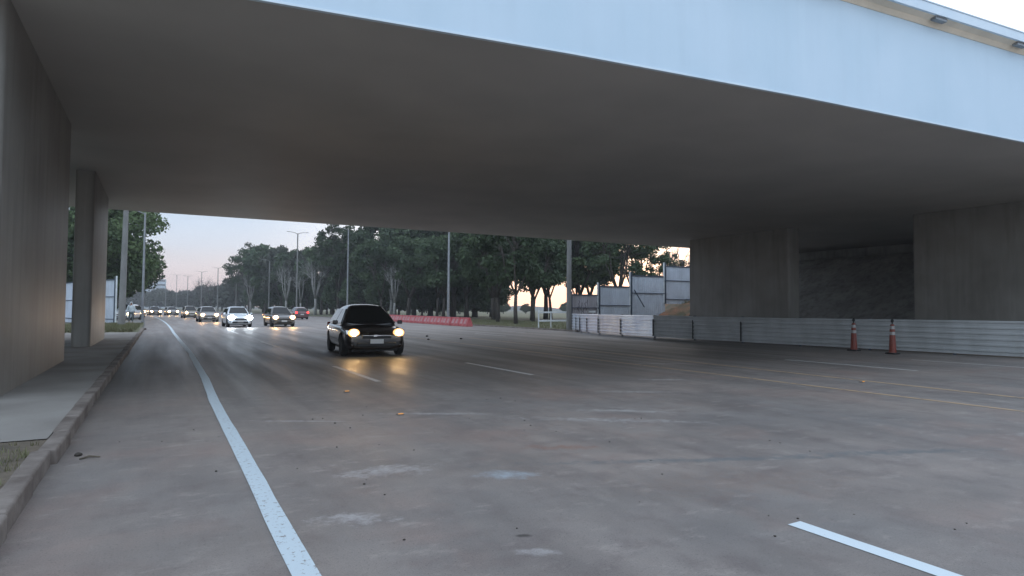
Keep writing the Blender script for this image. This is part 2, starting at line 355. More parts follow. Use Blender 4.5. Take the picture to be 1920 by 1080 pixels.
for y0 in (11.9, 24.4, 37.0, 49.6, 62, 75, 88, 101, 114): strip('lane_dash', M['line_dull'], 3.80, .12, y0, y0+3.6, 1)
for y0 in (11.6, 24.2, 37, 49.6, 62.5, 75, 88, 101): strip('lane_dash', M['line_dull'], 7.2, .12, y0, y0+3.4, 1)
for y0 in (8.2, 29, 49.6, 70): strip('lane_dash', M['line_dull'], 16.28, .12, y0, y0+3.7, 1)
for y0 in (7.2, 20, 33): strip('lane_dash', M['line_dull'], 19.9, .12, y0, y0+3, 1)
strip('yellow_line', M['line_yellow'], 11.06, .13, -20, 44, 2, rag=.008)
b = MB(); b.grid([[(12.62+.035*y+dx, y, .004) for dx in (-.07, .07)] for y in range(-20, 30, 2)]); b.build('yellow_line', M['line_yellow'], road)

# left side: sidewalk, kerb stones, verge, side street
b = MB(); b.grid([[(x, y, .13) for x in (-9, -6, -3, -.94)] for y in (7.65, 14, 20, 26, 32, 37.3)]); tag(b.build('sidewalk', M['sidewalk']), kind='structure')
def soil_h(x, y): return .122 if y > 7.5 else .112+.014*math.sin(x*5+y*3)+random.uniform(-.012, .012)
b = MB(); b.grid([[(x, y, soil_h(x, y)) for x in np.linspace(-6, -.94, 28)] for y in np.linspace(-6, 7.75, 50)]); tag(b.build('bare_verge', M['soil'], smooth=True), kind='structure')
b = MB(); b.grid([[(x+curve(y), y, .10+.03*math.sin(x*2+y)) for x in (-14, -10, -7, -5, -3.5, -2.2, -.94)] for y in (37.2, 40, 44, 48, 52, 56, 58.5)]); tag(b.build('grass_verge', M['grass'], smooth=True), kind='structure')
kb = MB(); y = -6.0; random.seed(8)
while y < 45.0:
    ln = .98; j = random.uniform(-.012, .012); jz = random.uniform(-.008, .008)
    if y < 8: j *= 2.2
    kb.box((-.875+j, y+ln/2, .055+jz), (.15, ln-.012-random.uniform(0, .03), .18), rz=random.uniform(-.008, .008)); y += 1.0
kb.box((-.9, 45.6, .04), (.25, 1.0, .12), rz=.2)
tag(kb.build('kerb', M['kerb'], bevel=.022), kind='structure')
b = MB(); b.grid([[(p[0], p[1], -.012) for p in r] for r in [[(-40, 70), (-14, 60.5), (-4, 58.8), (-1.0, 46.2), (-.7, 46)], [(-40, 84), (-14, 74), (-4, 74), (-1.5, 74), (-.5, 74)], [(-40, 96), (-14, 88), (-4, 86), (-1.9, 84), (-1.2, 84)]]]); tag(b.build('side_street', M['side_road']), kind='structure')

# far right kerb of the road
kb = MB()
for y in range(33, 200, 2): kb.box((ROADR+.1+curve(y), y+1, .03), (.22, 1.97, .14))
tag(kb.build('kerb', M['kerb']), kind='structure')
b = MB(); b.grid([[(x, y, -.018) for x in (22.2, 28, 34, 60)] for y in (-40, 0, 20, 36.5)]); tag(b.build('bare_ground', M['soil']), kind='structure')

# ------------------------------------------------------------------ overpass
BR = empty('overpass', (0, 0, 0), 'wide concrete road bridge with pale blue fascia spanning the whole road', 'bridge')
near = [(-40, 13.4), (-12, 11.1), (1.04, 9.47), (6.13, 8.67), (11.47, 7.98), (19.54, 7.14), (30, 6.3), (45, 5.6), (80, 5.0)]
def far_y(x): return 33.35-.0555*x if x > 0 else 33.35-.03*x
Z0, Z1 = 5.9, 8.25
b = MB()
rows = []
for x, y in near:
    yf = far_y(x); rows.append([(x, y, Z0), (x, y+.9, Z0-.0), (x, (y+yf)/2, Z0), (x, yf, Z0), (x, yf, Z1), (x, y, Z1)])
b.grid(rows, close=True); b.build('deck', M['soffit'], BR)
def offs(rows_y, d): return [(x, y+d) for x, y in rows_y]
def band(name, m, z0, z1, d0, d1):
    q = MB(); q.grid([[(x, y-d0, z0), (x, y-d0, z1), (x, y-d1, z1), (x, y-d1, z0)] for x, y in near], close=True); return q.build(name, m, BR)
band('fascia', M['fascia'], Z0+.03, Z1-.065, .06, .004)
band('drip_edge', M['parapet'], Z0-.012, Z0+.026, .072, .003)
q = MB(); q.grid([[(x, y-.0, Z1-.06), (x, y-.07, Z1-.06), (x, y-.15, Z1+.035), (x, y-.30, Z1+.08), (x, y-.30, Z1+.12), (x, y+.3, Z1+.12)] for x, y in near], close=True); q.build('overhang', M['ledge'], BR)
band('parapet', M['parapet'], Z1+.075, Z1+.29, .36, .303)
band('parapet_cap', M['parapet'], Z1+.295, Z1+.325, .375, .27)
# small scuppers and a movement joint under the overhang
for x in (8.6, 12.1, 15.65, 18.9, 22.3):
    i = max(k for k in range(len(near)) if near[k][0] <= x); t = (x-near[i][0])/(near[i+1][0]-near[i][0]); yy = near[i][1]+(near[i+1][1]-near[i][1])*t
    sl_ = math.atan2(near[i+1][1]-near[i][1], near[i+1][0]-near[i][0])
    q = MB(); q.box((x, yy-.25, Z1+.03), (.42, .12, .06), rz=sl_); q.build('scupper', M['galv'], BR)
    q = MB(); q.box((x, yy-.07, Z1-.30), (.42, .02, .56), rz=sl_)
q = MB(); q.box((14.1, 7.73-.365, Z1+.18), (.025, .03, .21)); q.build('movement_joint', M['dark_steel'], BR)
q = MB()
q.grid([[(x, far_y(x)+.004, Z0+.03), (x, far_y(x)+.06, Z0+.03), (x, far_y(x)+.06, Z1+.4), (x, far_y(x)+.004, Z1+.4)] for x in (-40, 0, 40, 80)], close=True); q.build('fascia', M['fascia'], BR)
q = MB(); q.grid([[(x, y+.1, Z1+.006) for y in (ya, far_y(x))] for x, ya in near]); q.build('carriageway', M['side_road'], BR)
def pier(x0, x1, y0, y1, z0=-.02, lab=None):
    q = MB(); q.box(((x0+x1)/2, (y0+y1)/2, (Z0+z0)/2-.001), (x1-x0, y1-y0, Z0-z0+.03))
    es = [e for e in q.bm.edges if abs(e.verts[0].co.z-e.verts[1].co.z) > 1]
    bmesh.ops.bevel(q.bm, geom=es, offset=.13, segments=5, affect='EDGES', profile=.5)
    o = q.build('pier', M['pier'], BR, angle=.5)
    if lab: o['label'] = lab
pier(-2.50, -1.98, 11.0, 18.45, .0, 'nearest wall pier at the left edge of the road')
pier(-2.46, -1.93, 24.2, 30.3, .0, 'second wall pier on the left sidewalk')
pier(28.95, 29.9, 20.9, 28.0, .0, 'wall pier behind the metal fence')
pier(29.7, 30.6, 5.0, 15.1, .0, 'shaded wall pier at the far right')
# flared heads where pier meets deck
for (x0, x1, y0, y1) in ((-2.50, -1.98, 12.35, 18.45), (-2.46, -1.93, 24.2, 30.3)):
    pass

# embankment closing the bridge on the right, and the left one out of view
random.seed(5)
def emb_h(x, y):
    h = (x-31.8)*.62
    h = min(h, 5.15)
    f = 1.0
    if y > 32.4: h = min(h, (x-33.6)*.48)-(y-33)*.06
    if y > 40: h -= (y-40)*.35
    return h
b = MB(); rows = []
for y in np.linspace(-12, 32.4, 60):
    rows.append([(x, y, emb_h(x, y)+.05*math.sin(y*5+x*1.3)*(x > 32)+random.uniform(-.03, .03)) for x in np.linspace(31.5, 42.5, 36)])
b.grid(rows); tag(b.build('embankment', M['slope'], smooth=True), kind='structure')
b = MB(); b.box((42.6, 10, 3.0), (.5, 45, 6.2)); b.build('abutment', M['slope'], BR)
b = MB(); rows = []
for y in np.linspace(32.3, 52, 44):
    rows.append([(x, y, max(-.05, emb_h(x, y)+random.uniform(-.07, .07)+.22*math.sin(x*.9+y*.5)*min(1, max(0, (x-32)/3)))) for x in np.linspace(29, 75, 70)])
b.grid(rows); tag(b.build('dirt_mound', M['red_soil'], smooth=True), kind='structure')
b = MB(); b.grid([[(x, y, max(0, min(5.2, (-x-13)*.62))) for x in np.linspace(-13, -24, 14)] for y in np.linspace(10, 34, 20)]); tag(b.build('embankment', M['slope'], smooth=True), kind='structure')

# ------------------------------------------------------------------ low fence of horizontal corrugated sheets
FE = empty('sheet_fence', (22.7, 20, 0), 'long low fence of horizontal corrugated sheets along the far road edge', 'fence')
FE.location = (0, 0, 0)
fl = [(27.2, -14), (24.9, 0), (24.3, 5), (23.6, 10), (23.2, 14), (22.75, 20), (22.6, 25), (22.7, 28), (23.1, 30), (23.6, 32), (24.9, 34.9)]
def along(P, s):
    for a, c in zip(P, P[1:]):
        d = math.dist(a, c)
        if s <= d: t = s/d; return (a[0]+(c[0]-a[0])*t, a[1]+(c[1]-a[1])*t)
        s -= d
    return P[-1]
flr = fl[::-1]; tot = sum(math.dist(a, c) for a, c in zip(flr, flr[1:]))
def ribs_h(H, n, d):   # corrugation profile (out, z)
    pr = []
    for i in range(n):
        z = H*i/n; h = H/n
        pr += [(0, z), (0, z+h*.52), (d, z+h*.62), (d, z+h*.9)]
    pr.append((0, H)); return pr
cuts = [0, 1.35, 2.55, 4.0, 5.7, 8.2, 10.9, 13.6]
s_ = 13.6
while s_ < tot-3: s_ += 2.75; cuts.append(s_)
random.seed(11)
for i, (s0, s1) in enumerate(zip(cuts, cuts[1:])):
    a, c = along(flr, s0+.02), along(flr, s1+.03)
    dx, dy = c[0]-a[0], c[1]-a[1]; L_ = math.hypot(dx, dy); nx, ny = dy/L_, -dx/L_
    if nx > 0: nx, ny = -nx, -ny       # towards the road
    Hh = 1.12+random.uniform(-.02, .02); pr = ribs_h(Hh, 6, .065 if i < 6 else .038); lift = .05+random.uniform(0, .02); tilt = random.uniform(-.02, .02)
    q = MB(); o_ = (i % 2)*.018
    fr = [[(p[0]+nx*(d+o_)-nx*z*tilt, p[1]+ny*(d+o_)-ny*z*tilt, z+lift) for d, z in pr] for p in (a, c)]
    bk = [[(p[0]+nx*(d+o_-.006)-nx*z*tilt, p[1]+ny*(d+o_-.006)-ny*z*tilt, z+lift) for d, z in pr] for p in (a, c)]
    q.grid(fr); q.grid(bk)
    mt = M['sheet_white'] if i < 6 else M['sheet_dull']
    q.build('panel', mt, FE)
    if i < 8:
        q = MB(); q.box((c[0]+nx*.055, c[1]+ny*.055, lift+Hh*.42), (.05, .05, Hh*.8), rz=math.atan2(dy, dx)); q.build('lap_strip', M['black'], FE)
    q = MB(); q.box((c[0]-nx*.08, c[1]-ny*.08, .6), (.07, .07, 1.2), rz=math.atan2(dy, dx)); q.build('post', M['dark_steel'], FE)
# ------------------------------------------------------------------ stepped hoarding behind
def hoarding(name, pts, tops, base, lab, colmats, graffiti=False, postcol='dark_steel'):
    e = empty(name, (0, 0, 0), lab, 'hoarding')
    for i, (a, c) in enumerate(zip(pts, pts[1:])):
        a, c = Vector((*a, 0)), Vector((*c, 0)); u = (c-a).normalized(); n = Vector((u.y, -u.x, 0)); L_ = (c-a).length
        if n.y > 0: n = -n
        z0, z1 = base[i], tops[i]; k = int(L_/.21); rows = [[], []]
        for j in range(k):
            x = L_*j/k; w = L_/k
            for dx, d in ((0, 0), (w*.72, 0), (w*.8, .03), (w*.93, .03)):
                p = a+u*(x+dx)+n*d; rows[0].append((p.x, p.y, z0)); rows[1].append((p.x, p.y, z1))
        q = MB(); q.grid(rows); r2 = [[(x-n.x*.01, y-n.y*.01, z) for x, y, z in r] for r in rows]; q.grid(r2); q.build('panel', colmats[i], e)
        mid = (a+c)/2
        for fz in ((.12, .62) if i != 1 else (.1, .55)):
            q = MB(); p = mid+n*.055; q.box((p.x, p.y, z0+(z1-z0)*fz), (L_-.1, .045, .06), rz=math.atan2(u.y, u.x)); q.build('rail', M[postcol], e)
        q = MB(); p = mid+n*.03; q.box((p.x, p.y, z1+.01), (L_, .07, .09), rz=math.atan2(u.y, u.x)); q.build('cap_rail', M[postcol], e)
        for pp, hh, wm in ((a, z1+.25, 'dark_steel'),):
            q = MB(); p = pp+n*.06; q.box((p.x, p.y, (z0+hh)/2), (.13, .11, hh-z0), rz=math.atan2(u.y, u.x)); q.build('post', M[wm], e)
            q = MB(); p = pp+n*.03-u*.12; q.box((p.x, p.y, (z0+hh)/2+.05), (.08, .09, hh-z0), rz=math.atan2(u.y, u.x)); q.build('post', M['plaster_white'], e)
    return e
hp = [(26.95, 38.0), (29.75, 38.2), (33.0, 38.2), (36.6, 38.1), (40.8, 38.0), (45, 38)]
HO = hoarding('site_hoarding', hp, [2.58, 3.3, 4.25, 5.15, 5.9], [.0, .0, .55, 2.0, 3.6], 'stepped hoarding of upright galvanised sheets climbing the slope behind the low fence', [M['sheet_dirty'], M['sheet_blue'], M['sheet_blue'], M['sheet_blue'], M['sheet_blue']])
q = MB(); q.tube([(33.2, 38.0, 3.1), (34.0, 37.7, 1.7)], .05, 6); q.build('brace', M['dark_steel'], HO)
random.seed(2)      # scrawled paint marks
for cx in (27.6, 27.85, 28.15, 28.35, 29.3, 29.45):
    z = random.uniform(1.0, 1.4); P = []
    for j in range(6): P.append((cx+random.uniform(-.13, .13)+j*.03, 37.955, z+j*.16+random.uniform(-.08, .08)))
    q = MB(); q.tube(P, .016, 4); q.build('graffiti_stroke', M['black'], HO)
hl = [(-3.05, 58.3), (-5.4, 62.6), (-7.9, 71.5), (-14, 84)]
hoarding('site_hoarding', hl, [3.6, 3.6, 3.6], [.0, .0, .0], 'pale sheet hoarding with blue posts standing behind the left pier', [M['sheet_blue']]*3)

# ------------------------------------------------------------------ white rail gate
GA = empty('rail_fence', (0, 0, 0), 'white two rail fence on the grass left of the concrete pole', 'fence')
ga, gb = Vector((25.6, 40.4, 0)), Vector((29.2, 37.9, 0)); gu = (gb-ga).normalized()
for t in (0, .95, 2.3, 4.2):
    p = ga+gu*t; q = MB(); q.box((p.x, p.y, .78 if t == 0 else .6), (.10, .10, 1.6 if t == 0 else 1.2), rz=math.atan2(gu.y, gu.x)); q.build('post', M['plaster_white'], GA)
for z in (.62, 1.27):
    q = MB(); c = (ga+gb)/2; q.box((c.x-gu.y*-.06, c.y-.07, z), ((gb-ga).length, .04, .13), rot=Matrix.Rotation(math.atan2(gu.y, gu.x), 4, 'Z')@Matrix.Rotation(-.02, 4, 'Y')); q.build('rail', M['plaster_white'], GA)

# ------------------------------------------------------------------ cones
CO = empty('traffic_cone', (22.35, 13.45, 0), 'tall orange channeliser cone nearer the left of the two before the fence', 'traffic cone', 'tall cones before the sheet fence')
q = MB(); q.box((0, 0, .03), (.34, .34, .05)); q.build('base', M['rubber'], CO, bevel=.02)
q = MB(); q.lathe([(.125, .05), (.115, .10), (.075, .95), (.065, 1.0), (.045, 1.03)], 20); q.build('body', M['orange'], CO, angle=.6)
for z in (.66, .86):
    r0 = .118-.047*(z-.1); q = MB(); q.lathe([(r0, z), (r0-.0075, z+.105)], 20); q.build('reflective_band', M['reflective_white'], CO, angle=.6)
q = MB(); q.lathe([(.02, 1.02), (.02, 1.08), (.045, 1.12), (.045, 1.17), (.015, 1.21)], 14); q.build('knob', M['rubber'], CO, angle=.6)
c2 = copy_tree(CO); c2.location = (21.95, 11.85, 0); c2['label'] = 'tall orange channeliser cone on the right of the two before the fence'

# ------------------------------------------------------------------ red plastic barriers
BA = empty('plastic_barrier', (22.25, 46.4, 0), 'faded red and white plastic road barrier in the row along the far verge', 'road barrier', 'plastic barriers along the far verge')
def bar_prof(L_, prof):
    return [[(x, y, z) for y, z in prof] for x in (-L_/2, L_/2)]
q = MB(); prof = [(-.27, 0), (-.27, .18), (-.10, .62), (-.09, .74), (.09, .74), (.10, .62), (.27, .18), (.27, 0)]
q.prism([(-.8, y, z) for y, z in prof], (1.6, 0, 0)); q.build('body', M['barrier_red'], BA, bevel=.02)
for sx in (-.36, .36):
    for sy in (-1, 1):
        q = MB(); a_ = [(sx-.22, sy*.262, .23), (sx+.22, sy*.262, .23), (sx+.2, sy*.125, .60), (sx-.2, sy*.125, .60)]
        q.prism(a_, (0, sy*.012, .004)); q.build('panel', M['barrier_pale'], BA)
for sx in (-.5, .5):
    q = MB(); q.box((sx, 0, .76), (.12, .12, .05)); q.build('filler_cap', M['black'], BA)
BA.rotation_euler = (0, 0, R(92))
random.seed(4); y = 46.4; x = 22.25; i = 0; first = True
while y < 80:
    o = BA if first else copy_tree(BA); first = False
    o.location = (x+curve(y)+random.uniform(-.08, .08), y, 0); o.rotation_euler = (0, 0, R(93+random.uniform(-4, 4))); y += 1.78; x += .03 if i < 2 else .10; i += 1

# ------------------------------------------------------------------ poles
def street_pole(x, y, h, lab, r0=.11, r1=.06, arm=None, matn='galv', name='street_lamp', cat='street lamp', group=None):
    e = empty(name, (x, y, 0), lab, cat, group)
    q = MB(); q.tube([(0, 0, -.05), (0, 0, h*.5), (0, 0, h)], [r0, (r0+r1)/2, r1], 12); q.build('pole', M[matn], e, angle=.8)
    if arm:
        for (dx, dy) in arm:
            q = MB(); q.tube([(0, 0, h-.15), (dx*.4, dy*.4, h+.12), (dx, dy, h+.22)], [.05, .045, .04], 8); q.build('arm', M[matn], e, smooth=True)
            d = Vector((dx, dy, 0)).normalized(); q = MB(); q.box((dx+d.x*.3, dy+d.y*.3, h+.22), (.5, .2, .09), rz=math.atan2(dy, dx)); q.build('lamp_head', M['galv'], e, bevel=.03)
    return e
street_pole(-2.38, 53.0, 11, 'thick leaning concrete utility pole on the left verge', .24, .15, matn='pole_conc', name='utility_pole', cat='utility pole')
bpy.data.objects['utility_pole'].rotation_euler = (0, R(.6), 0)
street_pole(-1.34, 65.5, 10.1, 'slim grey lamp post beside the person on the left verge', .13, .08, arm=[(-1.6, .3)])
street_pole(26.5, 37.6, 11, 'thick concrete utility pole at the end of the sheet fence', .20, .15, matn='pole_conc', name='utility_pole', cat='utility pole')
for (x, y, h, lab, two) in [(23.9, 90.2, 13.0, 'tall grey lamp post rising just behind the black car', 0), (24.6, 55.4, 14, 'tall lamp post standing behind the near end of the red barriers', 0),
        (20.9, 112.6, 14.6, 'tall lamp post between the pale forked tree and the tail light car', 1), (22.6, 156, 12.6, 'lamp post just left of the amber lit car', 0), (17.8, 180.2, 12.5, 'lamp post above the white car', 0),
        (15.1, 204.8, 13.3, 'lamp post behind the cluster of cars, rightmost of three in the distance', 1), (12.3, 235.2, 13.5, 'distant lamp post in front of the leafless trees', 1),
        (9.3, 269.3, 13.4, 'distant lamp post standing clear against the sky', 1), (6.8, 330.7, 16.5, 'faint lamp post far down the road beside the horizon gap', 1), (2.3, 321.8, 11, 'lamp post farthest left near the pale far buildings', 0)]:
    street_pole(x, y, h, lab, .14, .08 if y < 100 else .10, arm=[(-1.3, 0), (1.3, 0)] if two else [(-1.3, -.3)], group='lamp posts along the far side of the road', matn='galv' if y < 100 else 'pole_conc')

# ------------------------------------------------------------------ cars
def boolean_cut(o, cutters):
    for c in cutters:
        md = o.modifiers.new('b', 'BOOLEAN'); md.operation = 'DIFFERENCE'; md.object = c; md.solver = 'EXACT'
    bpy.context.view_layer.update(); dg = bpy.context.evaluated_depsgraph_get()
    me = bpy.data.meshes.new_from_object(o.evaluated_get(dg)); o.modifiers.clear(); o.data = me
    for c in cutters: bpy.data.objects.remove(c)
def make_car(name, label, cat, loc, rz, paint, L=4.0, Wd=1.75, H=1.55, belt=.93, lamp='warm', power=40, style='hatch', reverse=False, emblem=False, rails=False, tumble=.38, ls=1.0):
    e = empty(name, loc, label, cat, 'cars driving through the underpass' if not reverse else None)
    hw = Wd/2; s = L/4.0
    # lower body, nose at -Y
    if style == 'sedan': tail = [(1.25, 1, belt, belt+.03), (1.75, .97, belt-.01, belt+.04), (1.93, .93, belt-.05, belt), (2.0, .84, belt-.12, belt-.10)]
    else: tail = [(1.25, 1, belt+.01, belt+.03), (1.8, .97, belt+.02, belt+.04), (1.94, .94, belt, belt+.02), (2.0, .88, belt-.08, belt-.05)]
    st = [(-2.0, .70, .58, .60), (-1.97, .80, .68, .70), (-1.86, .90, .74, .77), (-1.6, .955, .80, .85), (-1.2, .985, .86, .92), (-.85, 1.0, belt-.02, belt+.03), (.2, 1.0, belt, belt+.03)]+tail
    rows = []
    for y, wf, zb, zt in st:
        w = hw*wf; zl = .24 if abs(y) > 1.9 else .19
        half = [(.0, zl), (w*.80, zl), (w*.95, zl+.08), (w*.995, zl+.25), (w, zb-.22), (w*.975, zb-.05), (w*.90, zb), (w*.55, zt-.005), (0, zt)]
        ring = [(x, y*s, z) for x, z in half]+[(-x, y*s, z) for x, z in half[-2:0:-1]]
        rows.append(ring)
    q = MB(); vs = q.grid(rows, close=True); q.bm.faces.new(vs[0][::-1]); q.bm.faces.new(vs[-1])
    q.bm.normal_update(); bd = q.build('body', paint, e)
    md = bd.modifiers.new('s', 'SUBSURF'); md.levels = 2; md.render_levels = 2
    wr = .325*(H/1.55)**.5; ax = (-1.25*s, 1.27*s)
    bpy.context.view_layer.update(); dg = bpy.context.evaluated_depsgraph_get(); me = bpy.data.meshes.new_from_object(bd.evaluated_get(dg)); bd.modifiers.clear(); bd.data = me
    cut = []
    for y in ax:
        q = MB(); q.lathe([(wr+.055, -1.2), (wr+.055, -hw+.27)], 24, (0, y, wr), 'X'); q.lathe([(wr+.055, hw-.27), (wr+.055, 1.2)], 24, (0, y, wr), 'X'); cut.append(q.build('cutter', paint))
    par = bd.parent; bd.parent = None; boolean_cut(bd, cut); bd.parent = par
    bd.data.shade_smooth(); bd.data.set_sharp_from_angle(angle=.6)
    # cabin shell
    if style == 'sedan': cl = [(-.95, belt+.0), (-.62, 1.16), (-.28, H-.06), (.1, H-.01), (.6, H), (1.0, H-.05), (1.3, 1.18), (1.6, belt+.02)]
    elif style == 'suv': cl = [(-.95, belt+.0), (-.68, 1.24), (-.42, H-.07), (-.1, H-.01), (.6, H), (1.4, H-.03), (1.72, H-.14), (1.93, belt+.05)]
    else: cl = [(-1.0, belt+.0), (-.66, 1.2), (-.36, H-.08), (0, H-.015), (.5, H), (1.2, H-.05), (1.6, H-.16), (1.9, belt+.03)]
    def cw(z): return hw*.90-(z-belt)*tumble
    rows = []
    for y, z in cl:
        zt = max(z, belt+.02); ze = belt+(zt-belt)*.86
        half = [(cw(belt), belt-.04), (cw(belt+(ze-belt)*.5)+.012, belt+(ze-belt)*.5), (cw(ze), ze), (cw(zt)-.07, zt-.008), (0, zt+.012)]
        rows.append([(x, y*s, zz) for x, zz in half]+[(-x, y*s, zz) for x, zz in half[-2::-1]])
    q = MB(); vs = q.grid(rows); q.bm.faces.new(vs[0][::-1]); q.bm.faces.new(vs[-1]); cb = q.build('roof', paint, e, smooth=True, subsurf=2)
    def quadpatch(nm, z0, z1, ya, yb, m, k=6, inset=.10, off=.014, lift=.02):
        q = MB(); rw = []
        for i in range(5):
            t = i/4; z = z0+(z1-z0)*t; y = ya+(yb-ya)*t; w = cw(z)-inset
            rw.append([(w*(2*j/k-1), y*s-off*(1 if ya < 0 else -1)-(-.05*(1-abs(2*j/k-1)**2)*0), z+lift+.02*(1-(2*j/k-1)**2)) for j in range(k+1)])
        q.grid(rw); r2 = [[(x, y+(.012 if ya < 0 else -.012), z-.004) for x, y, z in r] for r in rw]; q.grid(r2); return q.build(nm, m, e, smooth=True)
    i1 = 2
    quadpatch('windshield', belt+.06, cl[2][1]-.02, cl[0][0]+.08, cl[2][0]+.02, M['glass'])
    quadpatch('rear_window', belt+.10, cl[-2][1]-.05, cl[-1][0]-.02, cl[-2][0]+.02, M['glass'])
    zt = H-.17; zb = belt+.055
    for sx in (-1, 1):
        f0, f1, r0, r1 = cl[0][0]+.26, cl[2][0]+.12, cl[-1][0]-.22, cl[-2][0]-.12
        if style == 'sedan': r0, r1 = 1.28, .98
        mid = .35
        for (a, b_, c, d) in ((f0, mid-.03, mid-.03, f1), (mid+.04, r0, r1, mid+.04)):
            pts = [(a, zb), (b_, zb), (c, zt), (d, zt)]
            q = MB(); q.prism([(sx*(cw(z)+.026), y*s, z) for y, z in pts], (sx*-.03, 0, 0)); q.build('side_window', M['glass'], e)
        q = MB(); q.box((sx*(hw+.06), (cl[0][0]+.32)*s, belt+.08), (.16, .10, .12)); mi = q.build('mirror', paint, e, bevel=.03)
        q = MB(); q.box((sx*(hw+.002), .45*s, .50), (.012, 2.0*s, .012)); q.build('sill_trim', M['black'], e)
        for yh in (.12, .95):
            q = MB(); q.box((sx*(hw+.01), yh*s, belt-.14), (.03, .16, .03)); q.build('door_handle', paint if not emblem else M['chrome'], e)
    # wheels
    for y in ax:
        for sx in (-1, 1):
            q = MB(); q.lathe([(wr*.62, -.10), (wr*.93, -.10), (wr, -.06), (wr, .06), (wr*.93, .10), (wr*.62, .10)], 26, (0, 0, 0), 'X'); w_ = q.build('wheel', M['rubber'], e, angle=.5); w_.location = (sx*(hw-.12), y, wr)
            q = MB(); q.lathe([(wr*.61, sx*.02), (wr*.61, sx*.095), (wr*.54, sx*.098), (wr*.5, sx*.05)], 24, (0, 0, 0), 'X')
            for k in range(5):
                a = k*2*math.pi/5; q.box((sx*.07, math.cos(a)*wr*.3, math.sin(a)*wr*.3), (.035, wr*.52, .05), rot=Matrix.Rotation(a, 4, 'X'))
            q.build('rim', M['rim'], w_, angle=.5)
    # front end
    f = -L/2
    q = MB(); q.box((0, f+.035, .36), (Wd*.62, .12, .13)); q.build('air_intake', M['black'], e, bevel=.03)
    q = MB(); q.box((0, f+.02, .60), (Wd*.46, .10, .11)); q.build('grille', M['black'], e, bevel=.02)
    q = MB(); q.box((0, f-.025, .635), (Wd*.44, .03, .014)); q.build('grille_bar', M['chrome'], e)
    q = MB(); q.box((0, f-.04, .44 if not emblem else .46), (.40, .02, .13)); q.build('number_plate', M['plate'], e, bevel=.004)
    if emblem:
        q = MB(); q.prism([(-.11, f-.045, .60), (-.03, f-.045, .605), (.02, f-.045, .62), (.11, f-.045, .625), (.10, f-.045, .65), (.03, f-.045, .645), (-.02, f-.045, .66), (-.10, f-.045, .655)], (0, -.012, 0)); q.build('emblem', M['chrome'], e)
    hz = .715
    for sx in (-1, 1):
        q = MB(); q.prism([(sx*hw*.50, f+.06, hz-.07), (sx*hw*.90, f+.17, hz-.06), (sx*hw*.94, f+.22, hz+.09), (sx*hw*.62, f+.08, hz+.06)], (0, .10, .0)); hl_ = q.build('headlight', M['chrome'], e, bevel=.015)
        if not reverse:
            q = MB(); q.lathe([(.04*ls, -.055), (.14*ls, -.045), (.175*ls, 0), (.15*ls, .04), (.05, .05)], 20, (sx*hw*.70, f+.05, hz), 'Y'); [setattr(v.co, 'z', hz+(v.co.z-hz)*.72) for v in q.bm.verts]; q.build('lens', M['lamp_cool'] if lamp == 'cool' else M['lamp_warm'], hl_, smooth=True)  # lens oversized so its amber emission carries the glow around the bulb
            q = MB(); q.lathe([(.02*ls, -.04), (.08*ls, -.03), (.085*ls, 0)], 16, (sx*hw*.70, f-.01, hz), 'Y'); q.build('bulb', M['lamp_cool'] if lamp == 'cool' else M['lamp_hot'], hl_, smooth=True)
            ld = bpy.data.lights.new('headlight_beam', 'SPOT'); ld.energy = power; ld.spot_size = R(95); ld.spot_blend = 1; ld.shadow_soft_size = .1
            ld.color = (1, .50, .18) if lamp == 'warm' else (.85, .95, 1)
            lo = bpy.data.objects.new('headlight_beam', ld); COL.objects.link(lo); lo.parent = hl_; lo.location = (sx*hw*.70, f-.06, hz); lo.rotation_euler = (R(90-7), 0, math.pi)
        q = MB(); q.box((sx*hw*.80, L/2-.06, .86 if style != 'sedan' else .76), (.26, .14, .22)); q.build('taillight', M['lamp_red'] if reverse else M['red_lens'], e, bevel=.03)
        q = MB(); q.lathe([(.02, -.02), (.05, -.01), (.055, .03)], 12, (sx*hw*.72, f+.05, .36), 'Y'); q.build('fog_lamp', M['chrome'], e, smooth=True)
        if rails:
            q = MB(); q.tube([(sx*(cw(H)-.09), -.1, H+.0), (sx*(cw(H)-.09), .0, H+.06), (sx*(cw(H)-.09), 1.2, H+.05), (sx*(cw(H)-.09), 1.35, H-.04)], .018, 6); q.build('roof_rail', M['chrome'], e, smooth=True)
    q = MB(); q.box((0, L/2+.015, .62), (.42, .03, .14)); q.build('number_plate', M['plate'], e)
    q = MB(); q.box((0, 0, .20), (Wd*.72, L*.86, .10)); q.build('underbody', M['black'], e)
    e.rotation_euler = (0, 0, rz)
    return e
def paint(name, c, rough=.3, metal=.3): return mat(name, c, rough, metal=metal, coat=.8, var=.15, vscale=2)
P_black = paint('black_car_paint', (.012, .011, .011), .3, 0)
P_silver = paint('silver_car_paint', (.32, .31, .30)); P_white = paint('white_car_paint', (.62, .66, .70), .35, 0)
P_grey = paint('grey_car_paint', (.12, .115, .11)); P_plum = paint('plum_car_paint', (.16, .09, .09)); P_beige = paint('beige_car_paint', (.38, .34, .28))
make_car('car', 'black hatchback with lit amber headlights and a small silver emblem, nearest of the cars', 'car', (5.86, 20.0, 0), R(-5), P_black, 3.9, 1.93, 1.60, lamp='warm', power=24, emblem=True, tumble=.52)
make_car('car', 'pale blue white car with cool white headlights left of the amber lit one', 'car', (5.05, 50.4, 0), R(2), P_white, 3.9, 1.72, 1.52, lamp='cool', power=60, ls=1.3)
make_car('car', 'dark silver car with bright amber headlights right of the white car', 'car', (8.15, 50.9, 0), R(2), P_grey, 4.0, 1.75, 1.56, lamp='warm', power=110, ls=1.3)
